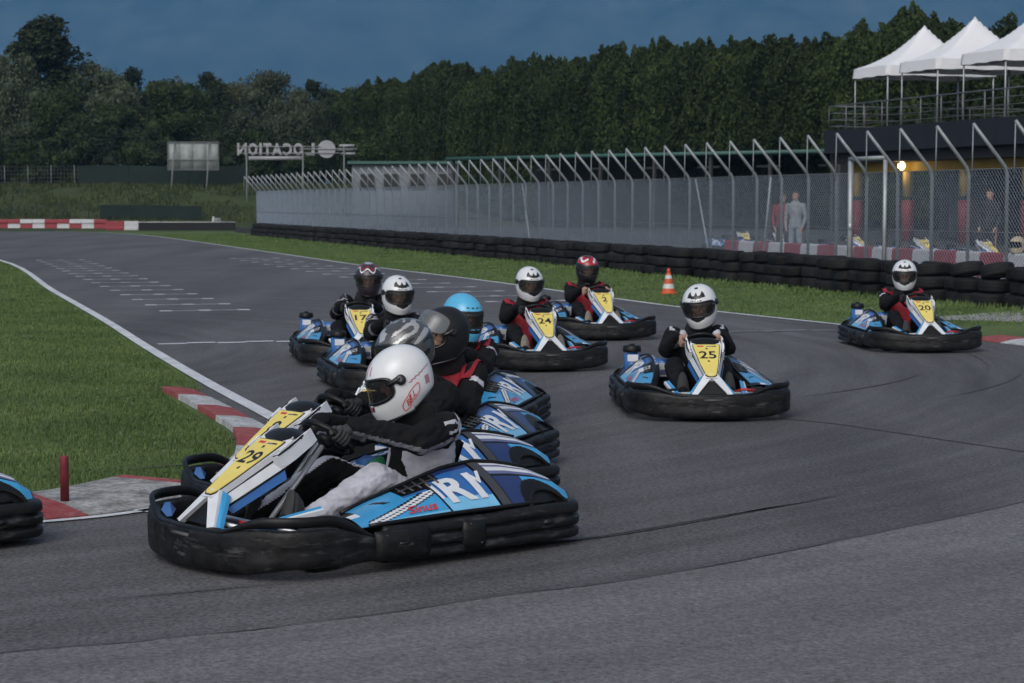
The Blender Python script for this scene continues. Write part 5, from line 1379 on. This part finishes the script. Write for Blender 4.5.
b = MB(); b.box((5.1, ym, 3.56), (9.8, yl - .2, .50)); b.build('soffit', DARK, BLD)
b = MB(); b.box((1.05, ym, 3.13), (.25, yl - .6, .34)); b.build('lintel', YELW, BLD)
D = 79.6; k = 0
while D > 46:
    p = bl_(38.2, D); b = MB(); b.box((p.x + .05, p.y, (PZ + 2.95) / 2 + .85), (.30, .30, 2.95 - PZ - 1.7 + .0), None, 0, .01); pp = b.build('pillar', YELW, BLD)
    b = MB(); b.box((p.x + .05, p.y, PZ + .78), (.36, .36, 1.56), None, 0, .012); b.build('pillar_base', REDW, pp)
    if k == 1:
        lp = MB(); lp.sphere((p.x - .20, p.y + .05, 3.15), (.14, .14, .17), 18, 12)
        em = bpy.data.materials.new('lamp_glow'); em.use_nodes = True; bb = em.node_tree.nodes['Principled BSDF']; bb.inputs['Emission Color'].default_value = (1, .68, .28, 1); bb.inputs['Emission Strength'].default_value = 5; bb.inputs['Base Color'].default_value = (.9, .8, .6, 1)
        lo_ = lp.build('wall_lamp', em, BLD); lp = MB(); lp.box((p.x - .08, p.y + .05, 3.30), (.26, .10, .05), None, 0, .01); lp.build('lamp_bracket', DARK, lo_)
        pl_ = bpy.data.lights.new('lamp_light', 'POINT'); pl_.energy = 28; pl_.color = (1, .72, .35); pl_.shadow_soft_size = .15; plo = bpy.data.objects.new('lamp_light', pl_); col.objects.link(plo); plo.parent = BLD; plo.location = (p.x - .42, p.y + .05, 3.12)
    D -= 4.0; k += 1
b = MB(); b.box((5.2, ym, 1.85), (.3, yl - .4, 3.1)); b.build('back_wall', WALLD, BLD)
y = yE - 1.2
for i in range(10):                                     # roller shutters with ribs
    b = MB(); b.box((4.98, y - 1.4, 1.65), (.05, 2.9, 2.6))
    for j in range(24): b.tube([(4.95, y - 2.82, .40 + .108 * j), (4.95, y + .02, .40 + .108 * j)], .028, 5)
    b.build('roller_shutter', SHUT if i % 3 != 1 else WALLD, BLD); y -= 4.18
rl = thing('terrace_railing', 'grey tube railing round the terrace under the white tents', 'railing', L(BX, 70), TH)
def rail_run(a, c, n):
    for i in range(n + 1):
        p = a.lerp(c, i / n); b = MB(); b.tube([p, p + Vector((0, 0, 1.02))], .024, 6); b.build('post', RAIL, rl)
    b = MB()
    for z, r in ((1.02, .028), (.74, .014), (.48, .014), (.22, .014)): b.tube([a + Vector((0, 0, z)), c + Vector((0, 0, z))], r, 6)
    b.build('rail', RAIL, rl)
zT = 4.585
rail_run(Vector((.10, yE - .1, zT)), Vector((.10, yS, zT)), 30); rail_run(Vector((.10, yE - .1, zT)), Vector((9.6, yE - .1, zT)), 6); rail_run(Vector((9.6, yE - .1, zT)), Vector((9.6, yS, zT)), 30)
TENT = mat('tent_white', (.80, .80, .82), .75, var=.04, scale=1.5, bump=.25, bscale=3)
for (Dn, Df), lab in zip(((77.6, 80.3), (73.9, 76.6), (69.4, 72.2)), ('white pointed tent farthest left on the terrace', 'white pointed tent in the middle of the three on the terrace', 'white pointed tent cut by the right border of the picture')):
    c0 = bl_(38.4, Dn); c1 = bl_(38.4, Df); ly = c1.y - c0.y; lx = 4.7; ctr = Vector((c0.x + lx / 2, (c0.y + c1.y) / 2, zT))
    wl = Matrix.Translation(L(BX, 70)) @ Matrix.Rotation(TH, 4, 'Z'); t = thing('party_tent', lab, 'tent', wl @ ctr, TH, 'white tents on the terrace')
    a_, b_ = lx / 2, ly / 2; n = 28; e0 = 2.48; m = MB(); vs_ = []
    for j in range(n + 1):
        for i in range(n + 1):
            u, v = -1 + 2 * i / n, -1 + 2 * j / n; d = max(abs(u), abs(v)); q = 1 - d; z = e0 + 1.70 * (.55 * q + .45 * q ** 2.4) - .05 * math.sin(math.pi * min(1, d)) * (1 - abs(abs(u) - abs(v)))
            vs_.append((u * a_, v * b_, z + .012 * noise.noise(Vector((u * 3, v * 3, 0)))))
    m.add(vs_, [(j * (n + 1) + i, j * (n + 1) + i + 1, (j + 1) * (n + 1) + i + 1, (j + 1) * (n + 1) + i) for j in range(n) for i in range(n)], 0, True)
    m.build('canopy', TENT, t, fix=False)
    m = MB(); per = []
    for (xa, ya), (xb, yb) in (((-1, -1), (1, -1)), ((1, -1), (1, 1)), ((1, 1), (-1, 1)), ((-1, 1), (-1, -1))):
        for i in range(20): f = i / 20; per.append(((xa + (xb - xa) * f) * a_, (ya + (yb - ya) * f) * b_))
    m.rings([[Vector((x * (1 + .006 * k), y * (1 + .006 * k) + .02 * math.sin(i * 1.7) * k / 3, e0 + .0 - .13 * k - .015 * math.sin(i * .9) * (k == 3))) for i, (x, y) in enumerate(per)] for k in range(4)], 0, cap=False); m.build('valance', TENT, t, fix=False)
    for sx in (-1, 1):
        for sy in (-1, 1):
            m = MB(); m.box((sx * (a_ - .05), sy * (b_ - .05), 1.22), (.05, .05, 2.44), None, 0, .005); m.box((sx * (a_ - .05), sy * (b_ - .05), .01), (.12, .12, .015)); m.build('leg', GALVL, t)
    m = MB()
    for sx in (-1, 1): m.tube([(sx * a_ * .97, -b_ * .97, 2.40), (sx * a_ * .97, 0, 2.18), (sx * a_ * .97, b_ * .97, 2.40)], .014, 5)
    for sy in (-1, 1): m.tube([(-a_ * .97, sy * b_ * .97, 2.40), (-a_ * .5, sy * b_ * .97, 2.18), (0, sy * b_ * .97, 2.40), (a_ * .5, sy * b_ * .97, 2.18), (a_ * .97, sy * b_ * .97, 2.40)], .014, 5)
    m.tube([(0, 0, 2.1), (0, 0, e0 + 1.66)], .018, 6)
    for x, y in ((-a_ * .5, -b_ * .97), (-a_ * .97, 0), (a_ * .5, -b_ * .97)): m.box((x, y, 2.18), (.09, .07, .07))
    m.build('truss', STEEL_DARK, t)
# open shelter left of the pit building
GTRIM = mat('roof_green', (.045, .12, .10), .6)
p0, p1 = Vector((at(838, 103.5), 103.5, 0)), Vector((at(449, 123), 123, 0)); d = p1 - p0; ln = d.length; rz = math.atan2(d.y, d.x)
sh = thing('open_shelter', 'long dark open shelter with a thin green roof edge behind the fence', 'building', p0, rz)
b = MB(); b.box((ln / 2, -4, 4.42), (ln, 8.4, .14)); b.build('roof', DARK, sh); b = MB(); b.box((ln / 2, .23, 4.42), (ln, .06, .20), None, 0, .01); b.build('roof_edge', GTRIM, sh)
b = MB(); b.box((ln / 2, -7.9, 2.2), (ln, .2, 4.2)); b.box((.1, -4, 2.2), (.2, 7.8, 4.2)); b.build('wall', WALLD, sh)
for i in range(8): b = MB(); b.box((.4 + i * (ln - .8) / 7, .0, 2.2), (.16, .16, 4.25)); b.build('post', WALLD, sh)
b = MB()
for i in range(6): b.box((2.4 + i * 4.1, -2.8, 3.75), (1.5, .25, .12), None, 0, .02)
b.build('lamp_strip', SGN, sh)
HUTW = mat('hut_wall', (.16, .175, .20), .75, var=.15, scale=1); PANE = mat('hut_window', (.02, .022, .025), .15)
hx0, hx1 = at(352, 128), at(458, 128); hw = hx1 - hx0; ht = thing('paddock_hut', 'small blue grey hut with dark windows at the left end of the shelter', 'building', ((hx0 + hx1) / 2, 130, 0))
b = MB(); b.box((0, 0, 2.1), (hw, 3.6, 4.2), None, 0, .02); hwl = b.build('wall', HUTW, ht); b = MB(); b.box((0, 0, 4.30), (hw + .5, 4.2, .16), None, 0, .01); b.build('roof', DARK, ht); b = MB(); b.box((0, -2.12, 4.30), (hw + .52, .05, .18)); b.build('roof_edge', GTRIM, ht)
for x in (-2.4, -.9, .8, 2.5):
    b = MB(); b.box((x, -1.83, 3.1), (1.0, .08, 1.1), None, 0, .01); w = b.build('window', POSTL, ht); b = MB(); b.box((x, -1.88, 3.1), (.86, .02, .96)); b.build('pane', PANE, w)

# ------------------------------------------------------------------ cone, red post
ORG = mat('cone_orange', (.60, .10, .03), .55, var=.12); CWH = mat('cone_white', (.62, .62, .62), .4, var=.1)
cp = G(668.5, 294); cn = thing('traffic_cone', 'orange and white traffic cone on the grass edge', 'cone', cp)
prof = lambda z: .135 - .112 * (z - .03) / .47
b = MB(); b.box((0, 0, .017), (.30, .30, .032), None, 0, .008); cs = b.build('cone_base', ORG, cn)
zs = [.03, .11, .20, .30, .37, .42, .50]
b = MB()
for i, m in enumerate((0, 1, 0, 1, 0, 0)):
    b.lathe([(prof(zs[i]) + (.002 if m else 0), zs[i]), (prof(zs[i + 1]) + (.002 if m else 0), zs[i + 1])], (0, 0, 0), 24, m, cap=(i == 5))
b.build('cone_body', [ORG, CWH], cn)
PRED = mat('post_red', (.17, .022, .028), .55, var=.3, scale=12, bump=.2)
rp = G(65, 507); b = MB(); b.lathe([(.026, .0), (.026, .265), (.024, .272), (.018, .272), (.016, .24), (.0, .24)], (0, 0, .03), 20); r_ = b.build('marker_post', PRED, None, rp); tag(r_, 'short dark red round post standing on the apex kerb', 'post')
b = MB(); b.lathe([(.045, .03), (.045, .036), (.0, .036)], (0, 0, 0), 20); b.build('foot_plate', KGRY, r_)

# ------------------------------------------------------------------ karts and drivers
def num(k, s):
    pnl = [c for c in k.children if c.name.startswith('nose_panel')][0]; pl2 = [c for c in pnl.children if c.name.startswith('number_plate')][0]
    link('number', number_mesh(s), pl2); pl2['label'] = 'yellow plate reading ' + s
KS = dict(
 k29=((-.79, 10.30), 130, 'blue black and white kart with yellow plate 29, nearest the camera', '29'),
 k8=((-.85, 11.68), 132, 'kart with yellow plate 8 running alongside behind kart 29', '8'),
 kb=((-.64, 13.1), 158, 'kart of the black helmeted driver, mostly hidden behind kart 8', None),
 kc=((-.54, 15.5), 168, 'kart of the driver in the light blue helmet, only its left pod showing', None),
 kw=((-1.09, 19.3), 193, 'kart with its plate hidden, between kart 17 and the silver helmet', None),
 k17=((-1.77, 22.55), 190, 'kart with yellow plate 17, leftmost of the rear group', '17'),
 k24=((.21, 21.95), 192, 'kart with yellow plate 24 right of the light blue helmet', '24'),
 k2=((1.07, 26.7), 192, 'kart with yellow plate 2, farthest back below the traffic cone', '2'),
 k25=((1.60, 17.2), 182, 'kart with yellow plate 25 alone in the middle of the track', '25'),
 k20=((4.90, 24.6), 184, 'kart with yellow plate 20 at the right before the tyre wall', '20'),
 kl=((-3.60, 10.27), 130, 'kart leaving at the left border with only its blue tail in view', None))
KO = {}
roots = {k: place_kart(v[0][0], v[0][1], .0, v[1], v[2]) for k, v in KS.items()}
for k, v in KS.items():
    if v[3]: num(roots[k], v[3])
for i, (px, D) in enumerate(((735, 57.5), (768, 55.5), (838, 51.2), (910, 47.6), (968, 45))):
    k = place_kart(at(px, D), D, PZ + .003, 200 + 12 * (i % 3), 'parked kart half hidden in the pit lane behind the fence and barrier', group='karts parked in the pit lane')
gr = 'kart drivers in the race'
dv = lambda key: (Vector((KS[key][0][0], KS[key][0][1], 0)), KS[key][1])
build_driver('driver in white helmet with red oval badge, black suit and white trousers', 'whitepants', 'bell', *dv('k29'), gr, turn=26, tilt=22, fwd=.02, hoff=(0, .03, -.03), lean=-.05, edrop=.07, vmat=VIS_DARK, steer=-.25)
build_driver('driver in silver and graphite helmet hidden behind the nearest driver', 'plain', 'silver', *dv('k8'), gr, turn=18, tilt=14, lean=-.07, hz=.03, vmat=VIS_DARK, hoff=(0, .04, .0), steer=-.2)
build_driver('driver in matt black helmet with raised visor and red vest', 'patch', 'black', *dv('kb'), gr, turn=34, tilt=12, vest=True, visor='raised', vmat=VIS_GREY, lean=-.09, hz=.02, edrop=.21, steer=-.25)
build_driver('driver in light blue helmet and red vest looking right', 'patch', 'blue', *dv('kc'), gr, turn=-48, tilt=10, vest=True, lean=-.10, vmat=VIS_DARK, steer=-.2)
build_driver('driver in white helmet with black crest and all black suit, left of the blue helmet', 'stripes', 'crown', *dv('kw'), gr, turn=-8, tilt=12, lean=-.03, visor='closed')
build_driver('driver in dark patterned helmet and black suit with white shoulder stripes, kart 17', 'stripes', 'purple', *dv('k17'), gr, turn=4, tilt=12, lean=-.18, visor='closed', hz=.03)
build_driver('driver in white crested helmet and red vest steering kart 24', 'plain', 'crown', *dv('k24'), gr, turn=-6, tilt=13, vest=True, lean=-.04, soles=True)
build_driver('driver in red and black helmet with red vest and bare hands, kart 2', 'plain', 'redblack', *dv('k2'), gr, turn=-5, tilt=12, vest=True, bare=True, soles=True, visor='closed')
build_driver('driver in white crested helmet and black suit with white shoulder patches, kart 25', 'epaulette', 'crown', *dv('k25'), gr, turn=16, tilt=14, bare=True, steer=-.12, roll=.10, lean=-.05)
build_driver('driver in white crested helmet and red vest steering kart 20', 'patch', 'crown', *dv('k20'), gr, turn=14, tilt=10, vest=True, steer=.2)
TOPR = mat('jacket_red', (.20, .02, .025), .85, var=.2); TOPW = mat('hoodie_pale', (.22, .24, .26), .85, var=.3, scale=14); TOPK = mat('suit_dark', (.022, .022, .024), .85); JEAN = mat('jeans_pale', (.22, .26, .32), .85, var=.2); TROU = mat('trousers_dark', (.025, .025, .03), .85)
wz = PZ + .003
build_stander('person in pale hoodie and light jeans standing behind the mesh fence', (at(795, 50), 50, wz), 2.7, TOPW, JEAN, 1.76)
build_stander('person in red jacket standing behind the mesh next to the pale hoodie', (at(782, 51), 51, wz), 3.1, TOPR, TROU, 1.70)
build_stander('person in dark clothes standing behind the mesh near the right border', (at(989, 47), 47, wz), 2.4, TOPK, TROU, 1.78)
hh = link('helmet', helmet_meshes('cream')[0], None, L(21.6, 2000 * 21.6 / (1017 + 105), PZ + .50 + .185)); hh.rotation_euler = (0, 0, 2.4); tag(hh, 'cream coloured helmet resting on the barrier at the right border', 'helmet'); link('liner', helmet_meshes('cream')[1], hh); link('gasket', helmet_meshes('cream')[2], hh)
